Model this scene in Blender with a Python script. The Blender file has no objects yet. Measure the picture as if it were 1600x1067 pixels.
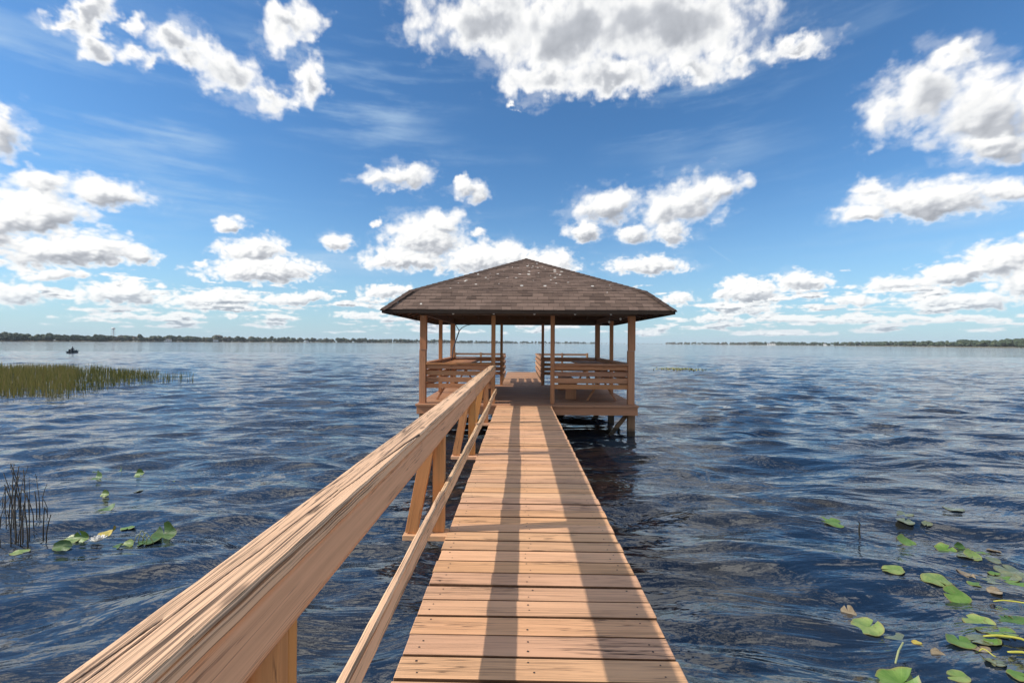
import bpy, math, random
import numpy as np
from mathutils import Vector, Matrix, noise as mnoise

random.seed(7)
rng = np.random.default_rng(11)
R = math.radians
HAZE = .00009
SC = bpy.context.scene
COL = SC.collection

# ------------------------------------------------------------------ camera
CAM_Z = 2.10            # above the water
DECK = 0.73             # top of the decking above the water
F_PX = 711.0            # focal length in pixels of a 1600 px wide picture
cam_d = bpy.data.cameras.new('camera')
cam_d.sensor_width = 36.0
cam_d.lens = 36.0 * F_PX / 1600.0
cam_d.clip_start = 0.05
cam_d.clip_end = 20000
cam = bpy.data.objects.new('camera', cam_d)
COL.objects.link(cam)
ROT = Matrix.Rotation(R(1.05), 4, 'Z') @ Matrix.Rotation(R(90.2), 4, 'X') @ Matrix.Rotation(R(0.36), 4, 'Z')
cam.matrix_world = Matrix.Translation((0, 0, CAM_Z)) @ ROT
SC.camera = cam
ROT3 = ROT.to_3x3()


def ray(px, py):
    d = ROT3 @ Vector(((px - 800) / F_PX, -(py - 533.5) / F_PX, -1.0))
    return d.normalized()


def on_water(px, py, z=0.0):
    d = ray(px, py)
    t = (z - CAM_Z) / d.z
    return Vector((d.x * t, d.y * t, z))


def at_depth(px, py, Y):
    d = ray(px, py)
    t = Y / d.y
    return Vector((d.x * t, Y, CAM_Z + d.z * t))


# ------------------------------------------------------------------ mesh helper
class MB:
    def __init__(s):
        s.v = []; s.f = []; s.mi = []; s.rnd = []; s.uv = []

    def face(s, pts, uvs=None, mi=0, rnd=0.5):
        b = len(s.v)
        s.v.extend([tuple(p) for p in pts])
        s.f.append(list(range(b, b + len(pts))))
        s.mi.append(mi); s.rnd.append(rnd)
        s.uv.append(uvs or [(p[0], p[1]) for p in pts])

    def obox(s, c, ax, hs, mi=0, rnd=None, along=None, edge_mi=None):
        """oriented box: centre, three unit axes, half sizes; u of the uv runs along the length"""
        rnd = random.random() if rnd is None else rnd
        c = Vector(c); ax = [Vector(a).normalized() for a in ax]
        ru, rv = random.uniform(0, 50), random.uniform(0, 50)
        b = len(s.v); loc = []
        for i in (-1, 1):
            for j in (-1, 1):
                for k in (-1, 1):
                    l = (i * hs[0], j * hs[1], k * hs[2]); loc.append(l)
                    s.v.append(tuple(c + ax[0] * l[0] + ax[1] * l[1] + ax[2] * l[2]))
        quads = [(0, (0, 1, 3, 2)), (0, (4, 6, 7, 5)), (1, (0, 4, 5, 1)), (1, (2, 3, 7, 6)), (2, (0, 2, 6, 4)), (2, (1, 5, 7, 3))]
        L = max(range(3), key=lambda q: hs[q]) if along is None else along
        for n, q in quads:
            o = [a for a in range(3) if a != n]
            if L in o:
                u_, v_ = L, [a for a in o if a != L][0]
            else:
                u_, v_ = o
            s.f.append([b + i for i in q]); s.mi.append(edge_mi if edge_mi is not None and n == 1 else mi); s.rnd.append(rnd)
            s.uv.append([(loc[i][u_] + ru, loc[i][v_] + rv + n * 0.37) for i in q])

    def box(s, x0, x1, y0, y1, z0, z1, mi=0, rnd=None, along=None):
        s.obox(((x0 + x1) / 2, (y0 + y1) / 2, (z0 + z1) / 2), ((1, 0, 0), (0, 1, 0), (0, 0, 1)),
               ((x1 - x0) / 2, (y1 - y0) / 2, (z1 - z0) / 2), mi, rnd, along)

    def bar(s, p, q, w, h, up=(0, 0, 1), mi=0, rnd=None):
        p = Vector(p); q = Vector(q); d = q - p; L = d.length; d.normalize()
        up = Vector(up); sd = d.cross(up).normalized(); u2 = sd.cross(d).normalized()
        s.obox((p + q) / 2, (d, sd, u2), (L / 2, w / 2, h / 2), mi, rnd, 0)

    def tube(s, pts, rad, n=8, mi=0, rnd=0.5, caps=True):
        pts = [Vector(p) for p in pts]
        if not hasattr(rad, '__len__'): rad = [rad] * len(pts)
        b = len(s.v); L = 0
        prev = None
        for i, p in enumerate(pts):
            t = (pts[min(i + 1, len(pts) - 1)] - pts[max(i - 1, 0)]).normalized()
            a = Vector((1, 0, 0)) if abs(t.x) < 0.8 else Vector((0, 1, 0))
            if prev is not None: a = prev
            e1 = (a - t * a.dot(t)).normalized(); e2 = t.cross(e1); prev = e1
            for k in range(n):
                an = 2 * math.pi * k / n
                s.v.append(tuple(p + (e1 * math.cos(an) + e2 * math.sin(an)) * rad[i]))
        for i in range(len(pts) - 1):
            for k in range(n):
                k2 = (k + 1) % n
                s.f.append([b + i * n + k, b + i * n + k2, b + (i + 1) * n + k2, b + (i + 1) * n + k])
                s.mi.append(mi); s.rnd.append(rnd)
                s.uv.append([(i * .1, k / n), (i * .1, (k + 1) / n), (i * .1 + .1, (k + 1) / n), (i * .1 + .1, k / n)])
        if caps:
            for base, rev in ((b, True), (b + (len(pts) - 1) * n, False)):
                idx = [base + k for k in range(n)]
                if rev: idx.reverse()
                s.f.append(idx); s.mi.append(mi); s.rnd.append(rnd); s.uv.append([(0, 0)] * n)

    def ball(s, c, r, n=10, m=7, mi=0, rnd=0.5, sx=1, sy=1, sz=1):
        b = len(s.v); c = Vector(c)
        for i in range(m + 1):
            ph = math.pi * i / m
            for k in range(n):
                th = 2 * math.pi * k / n
                s.v.append((c.x + r * sx * math.sin(ph) * math.cos(th), c.y + r * sy * math.sin(ph) * math.sin(th), c.z + r * sz * math.cos(ph)))
        for i in range(m):
            for k in range(n):
                k2 = (k + 1) % n
                s.f.append([b + i * n + k, b + (i + 1) * n + k, b + (i + 1) * n + k2, b + i * n + k2])
                s.mi.append(mi); s.rnd.append(rnd); s.uv.append([(0, 0)] * 4)

    def build(s, name, mats, parent=None, bevel=0.0, smooth=False, seg=2):
        me = bpy.data.meshes.new(name)
        off = Vector(parent.matrix_world.translation) if parent is not None else Vector((0, 0, 0))
        if parent is not None:
            off = parent_offset(parent)
        vv = [(a[0] - off.x, a[1] - off.y, a[2] - off.z) for a in s.v]
        me.from_pydata(vv, [], s.f)
        for m in (mats if isinstance(mats, (list, tuple)) else [mats]):
            me.materials.append(m)
        me.polygons.foreach_set('material_index', s.mi)
        uvl = me.uv_layers.new(name='UVMap')
        flat = []
        for u in s.uv:
            for a in u: flat.extend((a[0], a[1]))
        uvl.data.foreach_set('uv', flat)
        at = me.attributes.new('rnd', 'FLOAT', 'FACE')
        at.data.foreach_set('value', s.rnd)
        if smooth:
            me.polygons.foreach_set('use_smooth', [True] * len(s.f))
        me.update()
        o = bpy.data.objects.new(name, me)
        COL.objects.link(o)
        if parent is not None: o.parent = parent
        if bevel > 0:
            bm = o.modifiers.new('bevel', 'BEVEL'); bm.width = bevel; bm.segments = seg; bm.limit_method = 'ANGLE'; bm.angle_limit = R(40)
            bm.harden_normals = False
        return o


def parent_offset(o):
    v = Vector((0, 0, 0))
    while o is not None:
        v += Vector(o.location); o = o.parent
    return v


def tag(o, label=None, cat=None, group=None, kind=None):
    if label: o['label'] = label
    if cat: o['category'] = cat
    if group: o['group'] = group
    if kind: o['kind'] = kind
    return o


def thing(name, label, cat, loc=(0, 0, 0), group=None):
    o = bpy.data.objects.new(name, None); COL.objects.link(o)
    o.location = loc; o.empty_display_size = 0.2
    return tag(o, label, cat, group)


# ------------------------------------------------------------------ node helper
class NT:
    def __init__(s, tree): s.t = tree; s.n = tree.nodes; s.l = tree.links

    def new(s, typ, **kw):
        n = s.n.new(typ)
        for k, v in kw.items(): setattr(n, k, v)
        return n

    def put(s, sock, val):
        if isinstance(val, bpy.types.NodeSocket): s.l.new(val, sock)
        elif val is not None:
            if hasattr(sock.default_value, '__len__') and not hasattr(val, '__len__'):
                val = [val] * len(sock.default_value)
            if hasattr(sock.default_value, '__len__') and len(sock.default_value) == 4 and len(val) == 3:
                val = (*val, 1)
            sock.default_value = val

    def math(s, op, a, b=None, c=None, clamp=False):
        n = s.new('ShaderNodeMath', operation=op, use_clamp=clamp)
        s.put(n.inputs[0], a); s.put(n.inputs[1], b); s.put(n.inputs[2], c)
        return n.outputs[0]

    def vmath(s, op, a, b=None, scale=None):
        n = s.new('ShaderNodeVectorMath', operation=op)
        s.put(n.inputs[0], a); s.put(n.inputs[1], b)
        if scale is not None: s.put(n.inputs[3], scale)
        return n.outputs['Value'] if op in ('LENGTH', 'DOT_PRODUCT', 'DISTANCE') else n.outputs['Vector']

    def mapping(s, vec, loc=(0, 0, 0), rot=(0, 0, 0), scale=(1, 1, 1), typ='POINT'):
        n = s.new('ShaderNodeMapping', vector_type=typ)
        s.put(n.inputs['Vector'], vec); n.inputs['Rotation'].default_value = rot; n.inputs['Scale'].default_value = scale
        if 'Location' in n.inputs: n.inputs['Location'].default_value = loc
        return n.outputs[0]

    def noise(s, vec, scale=5, detail=2, rough=0.5, dist=0.0, lac=2.0, color=False, typ=None, dims='3D', w=None):
        n = s.new('ShaderNodeTexNoise', noise_dimensions=dims)
        if typ: n.noise_type = typ
        s.put(n.inputs['Vector'], vec); s.put(n.inputs['Scale'], scale); s.put(n.inputs['Detail'], detail)
        s.put(n.inputs['Roughness'], rough); s.put(n.inputs['Distortion'], dist); s.put(n.inputs['Lacunarity'], lac)
        return n.outputs['Color' if color else 'Fac']

    def voronoi(s, vec, scale=5, feature='F1', out='Distance', rand=1.0, detail=0, rough=.5, smooth=None):
        n = s.new('ShaderNodeTexVoronoi', feature=feature)
        s.put(n.inputs['Vector'], vec); s.put(n.inputs['Scale'], scale); s.put(n.inputs['Randomness'], rand)
        if detail: s.put(n.inputs['Detail'], detail); s.put(n.inputs['Roughness'], rough)
        if smooth is not None: s.put(n.inputs['Smoothness'], smooth)
        return n.outputs[out]

    def ramp(s, fac, stops, interp='LINEAR'):
        n = s.new('ShaderNodeValToRGB'); n.color_ramp.interpolation = interp
        e = n.color_ramp.elements
        while len(e) < len(stops): e.new(0.5)
        for i, (p, c) in enumerate(stops):
            e[i].position = p
            e[i].color = (c, c, c, 1) if not hasattr(c, '__len__') else (*c, 1)
        s.put(n.inputs[0], fac)
        return n.outputs[0]

    def smooth(s, x, a, b, lo=0.0, hi=1.0, typ='SMOOTHSTEP'):
        n = s.new('ShaderNodeMapRange', interpolation_type=typ)
        s.put(n.inputs['Value'], x); s.put(n.inputs['From Min'], a); s.put(n.inputs['From Max'], b)
        s.put(n.inputs['To Min'], lo); s.put(n.inputs['To Max'], hi)
        return n.outputs[0]

    def mix(s, fac, a, b, blend='MIX'):
        n = s.new('ShaderNodeMix', data_type='RGBA', blend_type=blend)
        s.put(n.inputs[0], fac); s.put(n.inputs[6], a); s.put(n.inputs[7], b)
        return n.outputs[2]

    def bump(s, h, strength=0.5, dist=0.01, normal=None):
        n = s.new('ShaderNodeBump'); s.put(n.inputs['Strength'], strength); s.put(n.inputs['Distance'], dist)
        s.put(n.inputs['Height'], h)
        if normal is not None: s.put(n.inputs['Normal'], normal)
        return n.outputs[0]


def material(name):
    m = bpy.data.materials.new(name); m.use_nodes = True
    t = NT(m.node_tree)
    b = m.node_tree.nodes['Principled BSDF']
    return m, t, b


def uvnode(t):
    return t.new('ShaderNodeTexCoord').outputs['UV']


def objnode(t):
    return t.new('ShaderNodeTexCoord').outputs['Object']


def rndnode(t):
    return t.new('ShaderNodeAttribute', attribute_name='rnd').outputs['Fac']


def wood(name, col, dark, worn, wear=0.45, rough=0.7, var=0.25, knots=True, bump=0.35, green=0.0, crack_attr=False, wet_z=None, cracks=0.0, hue=.004, grain=.80):
    """stained, sun-worn softwood; u of the uv runs along the grain"""
    m, t, b = material(name)
    uv = uvnode(t); r = rndnode(t)
    warp = t.noise(t.mapping(uv, scale=(1.5, 6, 1)), 1.0, 2, .5, color=True)
    uvw = t.vmath('ADD', uv, t.vmath('SCALE', t.vmath('SUBTRACT', warp, (.5, .5, .5)), scale=0.006))
    g1 = t.noise(t.mapping(uvw, scale=(1.1, 34, 1)), 1.0, 5, .65)
    g2 = t.noise(t.mapping(uvw, scale=(3.5, 190, 1)), 1.0, 3, .6)
    blot = t.noise(t.mapping(uv, scale=(1.6, 3.2, 1)), 1.0, 4, .6)
    c = t.mix(t.smooth(g1, .3, .72), col, tuple(a * grain for a in col))
    c = t.mix(t.math('MULTIPLY', t.smooth(g2, .55, .75), .3), c, tuple(a * .66 for a in col))
    # worn streaks where the stain is gone
    wmask = t.math('MULTIPLY', t.smooth(g1, .50, .66), t.smooth(blot, .45, .68))
    c = t.mix(t.math('MULTIPLY', wmask, wear), c, worn)
    # fine dark checks along the grain
    ck = t.noise(t.mapping(uvw, loc=(3, 9, 0), scale=(2.0, 75, 1)), 1.0, 2, .5)
    ckm = t.math('MULTIPLY', t.smooth(t.math('ABSOLUTE', t.math('SUBTRACT', ck, .5)), 0.0, .035, 1.0, 0.0),
                 t.smooth(t.noise(t.mapping(uv, loc=(7, 1, 0), scale=(1.3, 9, 1)), 1.0, 3, .6), .5, .64))
    c = t.mix(t.math('MULTIPLY', ckm, .75), c, dark)
    if cracks:
        l1 = t.noise(t.mapping(uvw, loc=(11, 2, 0), scale=(.42, 52, 1)), 1.0, 3, .45)
        m1 = t.smooth(t.noise(t.mapping(uv, loc=(2, 5, 0), scale=(.55, 11, 1)), 1.0, 3, .55), .47, .60)
        l2 = t.noise(t.mapping(uvw, loc=(5, 8, 0), scale=(.8, 125, 1)), 1.0, 2, .5)
        m2 = t.smooth(t.noise(t.mapping(uv, loc=(9, 3, 0), scale=(.9, 14, 1)), 1.0, 3, .55), .44, .60)
        c1 = t.math('MULTIPLY', t.smooth(t.math('ABSOLUTE', t.math('SUBTRACT', l1, .5)), .010, .036, 1, 0), m1)
        c2 = t.math('MULTIPLY', t.math('MULTIPLY', t.smooth(t.math('ABSOLUTE', t.math('SUBTRACT', l2, .5)), .012, .050, 1, 0), m2), .8)
        ckm = t.math('MAXIMUM', ckm, t.math('MULTIPLY', t.math('MAXIMUM', c1, c2), cracks))
        c = t.mix(t.math('MULTIPLY', ckm, .95), c, dark)
    if knots:
        kv = t.mapping(uvw, scale=(2.2, 7.5, 1))
        kd = t.voronoi(kv, 1.0)
        kr = t.new('ShaderNodeTexVoronoi'); t.put(kr.inputs['Vector'], kv); t.put(kr.inputs['Scale'], 1.0)
        sel = t.math('GREATER_THAN', t.new('ShaderNodeSeparateColor').outputs[0], .72)
        sep = t.n[-1] if False else None
        sc = t.new('ShaderNodeSeparateColor'); t.put(sc.inputs[0], kr.outputs['Color'])
        sel = t.math('GREATER_THAN', sc.outputs[0], .70)
        km = t.math('MULTIPLY', t.smooth(kd, .05, .13, 1, 0), sel)
        c = t.mix(t.math('MULTIPLY', km, .6), c, dark)
    # board to board variation
    hv = t.new('ShaderNodeHueSaturation')
    t.put(hv.inputs['Hue'], t.smooth(t.math('FRACT', t.math('MULTIPLY', r, 7.31)), 0, 1, .5 - hue, .5 + hue, 'LINEAR'))
    t.put(hv.inputs['Saturation'], t.smooth(t.math('FRACT', t.math('MULTIPLY', r, 3.77)), 0, 1, 1 - var * .3, 1 + var * .3, 'LINEAR'))
    t.put(hv.inputs['Value'], t.smooth(r, 0, 1, 1 - var, 1 + var * .35, 'LINEAR'))
    t.put(hv.inputs['Color'], c); c = hv.outputs[0]
    if green:
        o = objnode(t)
        gm = t.smooth(t.noise(o, 3.2, 6, .68), .60, .72)
        gm = t.math('MULTIPLY', gm, t.smooth(g1, .40, .58))
        c = t.mix(t.math('MULTIPLY', gm, green), c, (.075, .075, .028))
    hgt = t.math('ADD', t.math('MULTIPLY', g1, .22), t.math('MULTIPLY', g2, .35))
    hgt = t.math('SUBTRACT', hgt, t.math('MULTIPLY', ckm, .8))
    if crack_attr:
        ca = t.new('ShaderNodeAttribute', attribute_name='crack').outputs['Fac']
        c = t.mix(t.smooth(ca, .55, 1.1, 0, .85), c, dark)
    if wet_z is not None:
        o = t.new('ShaderNodeNewGeometry').outputs['Position']
        sp = t.new('ShaderNodeSeparateXYZ'); t.put(sp.inputs[0], o)
        zz = t.math('ADD', sp.outputs[2], t.math('MULTIPLY', t.noise(o, 9, 3), .12))
        wm = t.smooth(zz, wet_z, wet_z + .10, 1, 0)
        c = t.mix(t.math('MULTIPLY', wm, .88), c, (.022, .018, .012))
        rr = t.smooth(zz, wet_z, wet_z + .10, .25, rough); t.put(b.inputs['Roughness'], rr)
    else:
        t.put(b.inputs['Roughness'], t.smooth(g1, .3, .7, rough - .1, rough + .12))
    t.put(b.inputs['Base Color'], c)
    t.put(b.inputs['Specular IOR Level'], .3)
    t.put(b.inputs['Normal'], t.bump(hgt, bump, .006))
    return m


DECKC = (.77, .43, .235)
M_deck = wood('deck_wood', DECKC, (.055, .030, .018), (.25, .145, .085), wear=.8, var=.17, bump=.5, cracks=.45, grain=.90)
M_cap = wood('cap_wood', (.80, .51, .30), (.070, .042, .026), (.62, .43, .26), wear=.45, var=.06, bump=.4, green=.65, crack_attr=True, cracks=1.0, grain=.88)
M_rail = wood('rail_wood', (.76, .42, .235), (.07, .03, .018), (.42, .235, .13), wear=.4, var=.10, bump=.3)
M_post = wood('post_wood', (.60, .27, .095), (.10, .04, .018), (.36, .19, .09), wear=.5, var=.12, bump=.4)
M_pav = wood('pavilion_wood', (.53, .235, .108), (.05, .024, .014), (.34, .165, .08), wear=.5, var=.18, bump=.4)
M_pavfloor = wood('pavilion_floor_wood', (.50, .25, .135), (.04, .02, .013), (.28, .155, .095), wear=.6, var=.15, bump=.4)
M_pile = wood('pile_wood', (.30, .165, .085), (.04, .024, .014), (.2, .13, .08), wear=.5, var=.15, bump=.5, wet_z=.20)
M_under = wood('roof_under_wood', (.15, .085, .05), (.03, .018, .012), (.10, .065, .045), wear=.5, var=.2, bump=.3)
M_rear = wood('rear_wood', (.44, .235, .125), (.05, .028, .018), (.26, .16, .1), wear=.6, var=.2, bump=.4)


def plain(name, col, rough=.6, metal=0.0, var=.2, scale=8, spec=.5):
    m, t, b = material(name)
    n = t.noise(objnode(t), scale, 4, .6)
    t.put(b.inputs['Base Color'], t.mix(n, tuple(a * (1 - var) for a in col), tuple(min(1, a * (1 + var)) for a in col)))
    t.put(b.inputs['Roughness'], rough); t.put(b.inputs['Metallic'], metal); t.put(b.inputs['Specular IOR Level'], spec)
    return m


M_nail = plain('nail_steel', (.06, .045, .04), .6, .4)
M_bulb = plain('bulb_glass', (.8, .78, .72), .2)
M_wire = plain('dark_wire', (.015, .015, .017), .5)
M_pole = plain('pole_metal', (.04, .06, .085), .45, .3)
M_drip = plain('drip_edge', (.040, .027, .020), .9, spec=.15)

M_edge = plain('dark_plank_edge', (.15, .075, .04), .9, var=.5, scale=30, spec=.1)  # darker tone on the long side faces of the deck boards

# ------------------------------------------------------------------ shingles
M_shingle, t, b = material('shingles')
uv = uvnode(t)
br = t.new('ShaderNodeTexBrick'); br.offset = .5; br.offset_frequency = 2; br.squash = 1
wv = t.noise(uv, 3.0, 2, .5, color=True)
uvj = t.vmath('ADD', uv, t.vmath('MULTIPLY', t.vmath('SUBTRACT', wv, (.5, .5, .5)), (.12, 0, 0)))
t.put(br.inputs['Vector'], uvj); t.put(br.inputs['Scale'], 1.0); t.put(br.inputs['Brick Width'], .22); t.put(br.inputs['Row Height'], .115)
t.put(br.inputs['Mortar Size'], .004); t.put(br.inputs['Mortar Smooth'], .3); t.put(br.inputs['Bias'], 0.0)
t.put(br.inputs['Color1'], (.215, .145, .112, 1)); t.put(br.inputs['Color2'], (.085, .056, .043, 1)); t.put(br.inputs['Mortar'], (.045, .03, .024, 1))
gr = t.noise(uv, 160, 2, .6); big = t.noise(uv, 1.3, 5, .65)
c = t.mix(t.smooth(gr, .35, .7), br.outputs['Color'], (.22, .15, .12), 'MIX')
mx = t.n[-1]
c = t.mix(t.smooth(gr, .4, .75, 0, .25), br.outputs['Color'], (.20, .135, .105))
c = t.mix(t.smooth(big, .42, .7, 0, .45), c, (.075, .052, .043))
rs = rndnode(t)
c = t.mix(t.smooth(rs, 0, 1, 0, .35), c, (.20, .135, .105))
# pale bird droppings scattered over the upper slope
vs = t.new('ShaderNodeTexVoronoi'); t.put(vs.inputs['Vector'], uv); t.put(vs.inputs['Scale'], 7.5)
sc_ = t.new('ShaderNodeSeparateColor'); t.put(sc_.inputs[0], vs.outputs['Color'])
sx = t.new('ShaderNodeSeparateXYZ'); t.put(sx.inputs[0], uv)
hi = t.smooth(sx.outputs[1], .4, 2.3, .05, .85)
hi = t.math('MULTIPLY', hi, t.smooth(t.noise(uv, 1.7, 2), .36, .6))
sel = t.math('LESS_THAN', sc_.outputs[0], hi)
dsz = t.smooth(sc_.outputs[1], 0, 1, .12, .32, 'LINEAR')
edge = t.math('ADD', vs.outputs['Distance'], t.math('MULTIPLY', t.math('SUBTRACT', t.noise(uv, 40, 2), .5), .1))
sp_ = t.math('MULTIPLY', t.math('LESS_THAN', edge, dsz), sel)
c = t.mix(t.math('MULTIPLY', sp_, .85), c, (.74, .70, .63))
t.put(b.inputs['Base Color'], c); t.put(b.inputs['Roughness'], .92); t.put(b.inputs['Specular IOR Level'], .2)
t.put(b.inputs['Normal'], t.bump(t.math('ADD', t.math('MULTIPLY', br.outputs['Fac'], -.6), t.math('MULTIPLY', gr, .5)), .6, .008))

M_hip = plain('hip_shingle', (.085, .058, .047), .95, var=.35, scale=14, spec=.15)
# ------------------------------------------------------------------ the pier
pier = thing('wooden_pier', 'tan wooden boardwalk with a weathered handrail along its left edge leading to the pavilion', 'pier', (0.09, 0, 0))
XL, XR = -.515, .69
mb = MB()
PITCH = .1455
y = -1.2
k = 0
OUTR = [1.03, 3.28, 5.54, 7.79, 10.0]
while y < 10.02:
    w = PITCH - random.choice((.008, .010, .012, .016, .009))
    dz = random.uniform(-.003, .003)
    xl = XL + random.uniform(-.005, .005); xr = XR + random.uniform(-.005, .005)
    rot = random.uniform(-.0035, .0035)
    tilt = random.uniform(-.008, .008)
    rn = random.random()
    c = Vector(((xl + xr) / 2, y + w / 2, DECK - .019 + dz))
    ax = (Vector((math.cos(rot), math.sin(rot), 0)), Vector((-math.sin(rot), math.cos(rot), tilt)), Vector((0, -tilt, 1)))
    mb.obox(c, ax, ((xr - xl) / 2, w / 2, .019), 0, rn, 0, 2)
    for nx in (-.44, .06, .60):
        for q in (.28, .74):
            if random.random() < .12: continue
            p = Vector((nx + random.uniform(-.02, .02), y + w * q + random.uniform(-.012, .012), DECK + dz))
            p.z += (p.y - c.y) * tilt
            n = 7; rr = random.uniform(.004, .006)
            mb.face([(p.x + rr * math.cos(2 * math.pi * i / n), p.y + rr * math.sin(2 * math.pi * i / n), p.z + .0012) for i in range(n)], None, 1, .5)
    y += PITCH; k += 1
mb.build('decking', [M_deck, M_nail, M_edge], pier, bevel=.004)
for sx_ in (-.40, .09, .575):
    mb = MB(); mb.box(sx_ - .02, sx_ + .02, -1.2, 9.9, DECK - .04 - .19, DECK - .042); mb.build('stringer', M_pile, pier)
for py_ in OUTR[:4]:
    for sx_ in (-.33, .50):
        mb = MB(); mb.tube([(sx_, py_ + .25, -1.2), (sx_, py_ + .25, DECK - .235)], .085, 14)
        mb.build('piling', M_pile, pier, smooth=False)
    mb = MB(); mb.box(-.50, .66, py_ + .12, py_ + .158, DECK - .235 - .14, DECK - .235); mb.build('cross_beam', M_pile, pier)

CT = CAM_Z - .49      # top of the handrail cap


def crack_fn(x, y, edge):
    """depth 0..1 of the weathering checks in the cap; x across, y along"""
    n1 = mnoise.noise((x * 95 + 0.9 * mnoise.noise((y * 2.1, 3, x * 6)), y * .55, 1.3))
    m1 = mnoise.noise((x * 9, y * .9, 7.7))
    d = max(0, 1 - abs(n1) / .07) * max(0, min(1, (m1 + .12) * 3.2))
    n2 = mnoise.noise((x * 210, y * 1.3, 5.1)); m2 = mnoise.noise((x * 14, y * 1.4, 2.2))
    d2 = max(0, 1 - abs(n2) / .22) * max(0, min(1, (m2 + .05) * 3)) * .30
    return .4 * max(d, d2)


def weathered_board(name, x0, x1, z0, z1, y0, y1, mat, parent, amp=.006, nx=44, ny0=.014, seed=0, rough_edge=.0025, big=None, rnd=.5, bend=0.0):
    """a long board (along y) whose top and edges carry real checks and worn corners"""
    prof = []   # (x, z, is_top)
    rc = .009
    nz = 8
    for i in range(nz): prof.append((x0, z0 + (z1 - rc - z0) * i / nz, 1))
    for i in range(4):
        a = math.pi - i * math.pi / 6
        prof.append((x0 + rc + rc * math.cos(a), z1 - rc + rc * math.sin(a), 0))
    for i in range(nx + 1):
        prof.append((x0 + rc + (x1 - x0 - 2 * rc) * i / nx, z1, 0))
    for i in range(4):
        a = math.pi / 2 - i * math.pi / 6
        prof.append((x1 - rc + rc * math.cos(a), z1 - rc + rc * math.sin(a), 0))
    for i in range(nz + 1): prof.append((x1, z1 - rc - (z1 - rc - z0) * i / nz, 2))
    ys = []; yy = y0
    while yy < y1:
        ys.append(yy); yy += ny0 * max(1, (yy - y0) / 1.6)
    ys.append(y1)
    V = []; C = []; F = []; UV = []
    P = len(prof)
    for yy in ys:
        ex0 = rough_edge * (mnoise.noise((yy * 2.3, seed, 0)) + .6 * mnoise.noise((yy * 9, seed, 4)))
        ex1 = rough_edge * (mnoise.noise((yy * 2.1, seed + 9, 0)) + .7 * mnoise.noise((yy * 11, seed + 9, 4)))
        bz = bend * mnoise.noise((yy * .35, seed, 3.3)); bx = bend * 1.2 * mnoise.noise((yy * .3, seed, 8.3))
        s = 0
        for i, (px, pz, side) in enumerate(prof):
            if i: s += math.hypot(px - prof[i - 1][0], pz - prof[i - 1][1])
            fx = (px - x0) / (x1 - x0)
            x = px + ex0 * (1 - fx) + ex1 * fx + bx; z = pz + bz
            cr = crack_fn(s + seed, yy, fx)
            if big: cr = max(cr, big(fx, yy))
            if side == 0: z -= amp * cr
            elif side == 1: x += amp * .6 * cr
            else: x -= amp * .6 * cr
            V.append((x, yy, z)); C.append(cr if side == 0 else cr * .3); UV.append((yy + seed, s))
    for j in range(len(ys) - 1):
        for i in range(P - 1):
            a = j * P + i
            F.append((a, a + 1, a + P + 1, a + P))
    F.append(tuple(range(P - 1, -1, -1))); F.append(tuple((len(ys) - 1) * P + i for i in range(P)))
    for j in range(len(ys) - 1):
        F.append((j * P, (j + 1) * P, (j + 1) * P + P - 1, j * P + P - 1))
    off = parent_offset(parent)
    me = bpy.data.meshes.new(name)
    me.from_pydata([(a - off.x, b_ - off.y, c_ - off.z) for a, b_, c_ in V], [], [tuple(reversed(f)) for f in F])
    uvl = me.uv_layers.new(name='UVMap')
    li = np.zeros(len(me.loops), dtype=np.int32); me.loops.foreach_get('vertex_index', li)
    uvl.data.foreach_set('uv', np.array(UV, dtype=np.float32)[li].ravel())
    at = me.attributes.new('crack', 'FLOAT', 'POINT'); at.data.foreach_set('value', C)
    at = me.attributes.new('rnd', 'FLOAT', 'FACE'); at.data.foreach_set('value', [rnd] * len(me.polygons))
    me.materials.append(mat)
    o = bpy.data.objects.new(name, me); COL.objects.link(o); o.parent = parent
    me.polygons.foreach_set('use_smooth', [True] * (len(F)))
    return o


def big_split(fx, y):
    # the long split that opens towards the cap's inner edge
    d = 0
    if 1.30 < y < 2.42:
        c = .55 + .40 * ((y - 1.30) / 1.12) ** 1.4 + .02 * mnoise.noise((y * 7, 0, 0))
        w = .012 + .050 * ((y - 1.30) / 1.12) ** 2
        d = max(d, 7.0 * max(0, 1 - abs(fx - c) / w))
    if .55 < y < 1.5:
        c = .30 + .18 * (y - .55) + .03 * mnoise.noise((y * 5, 4, 0))
        d = max(d, 3.0 * max(0, 1 - abs(fx - c) / .020))
    if .2 < y < .80:
        c = .04 + .55 * (y - .3) ** 1.2 if y > .3 else .04
        d = max(d, 3.0 * max(0, 1 - abs(fx - c) / .024))
    return d


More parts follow.
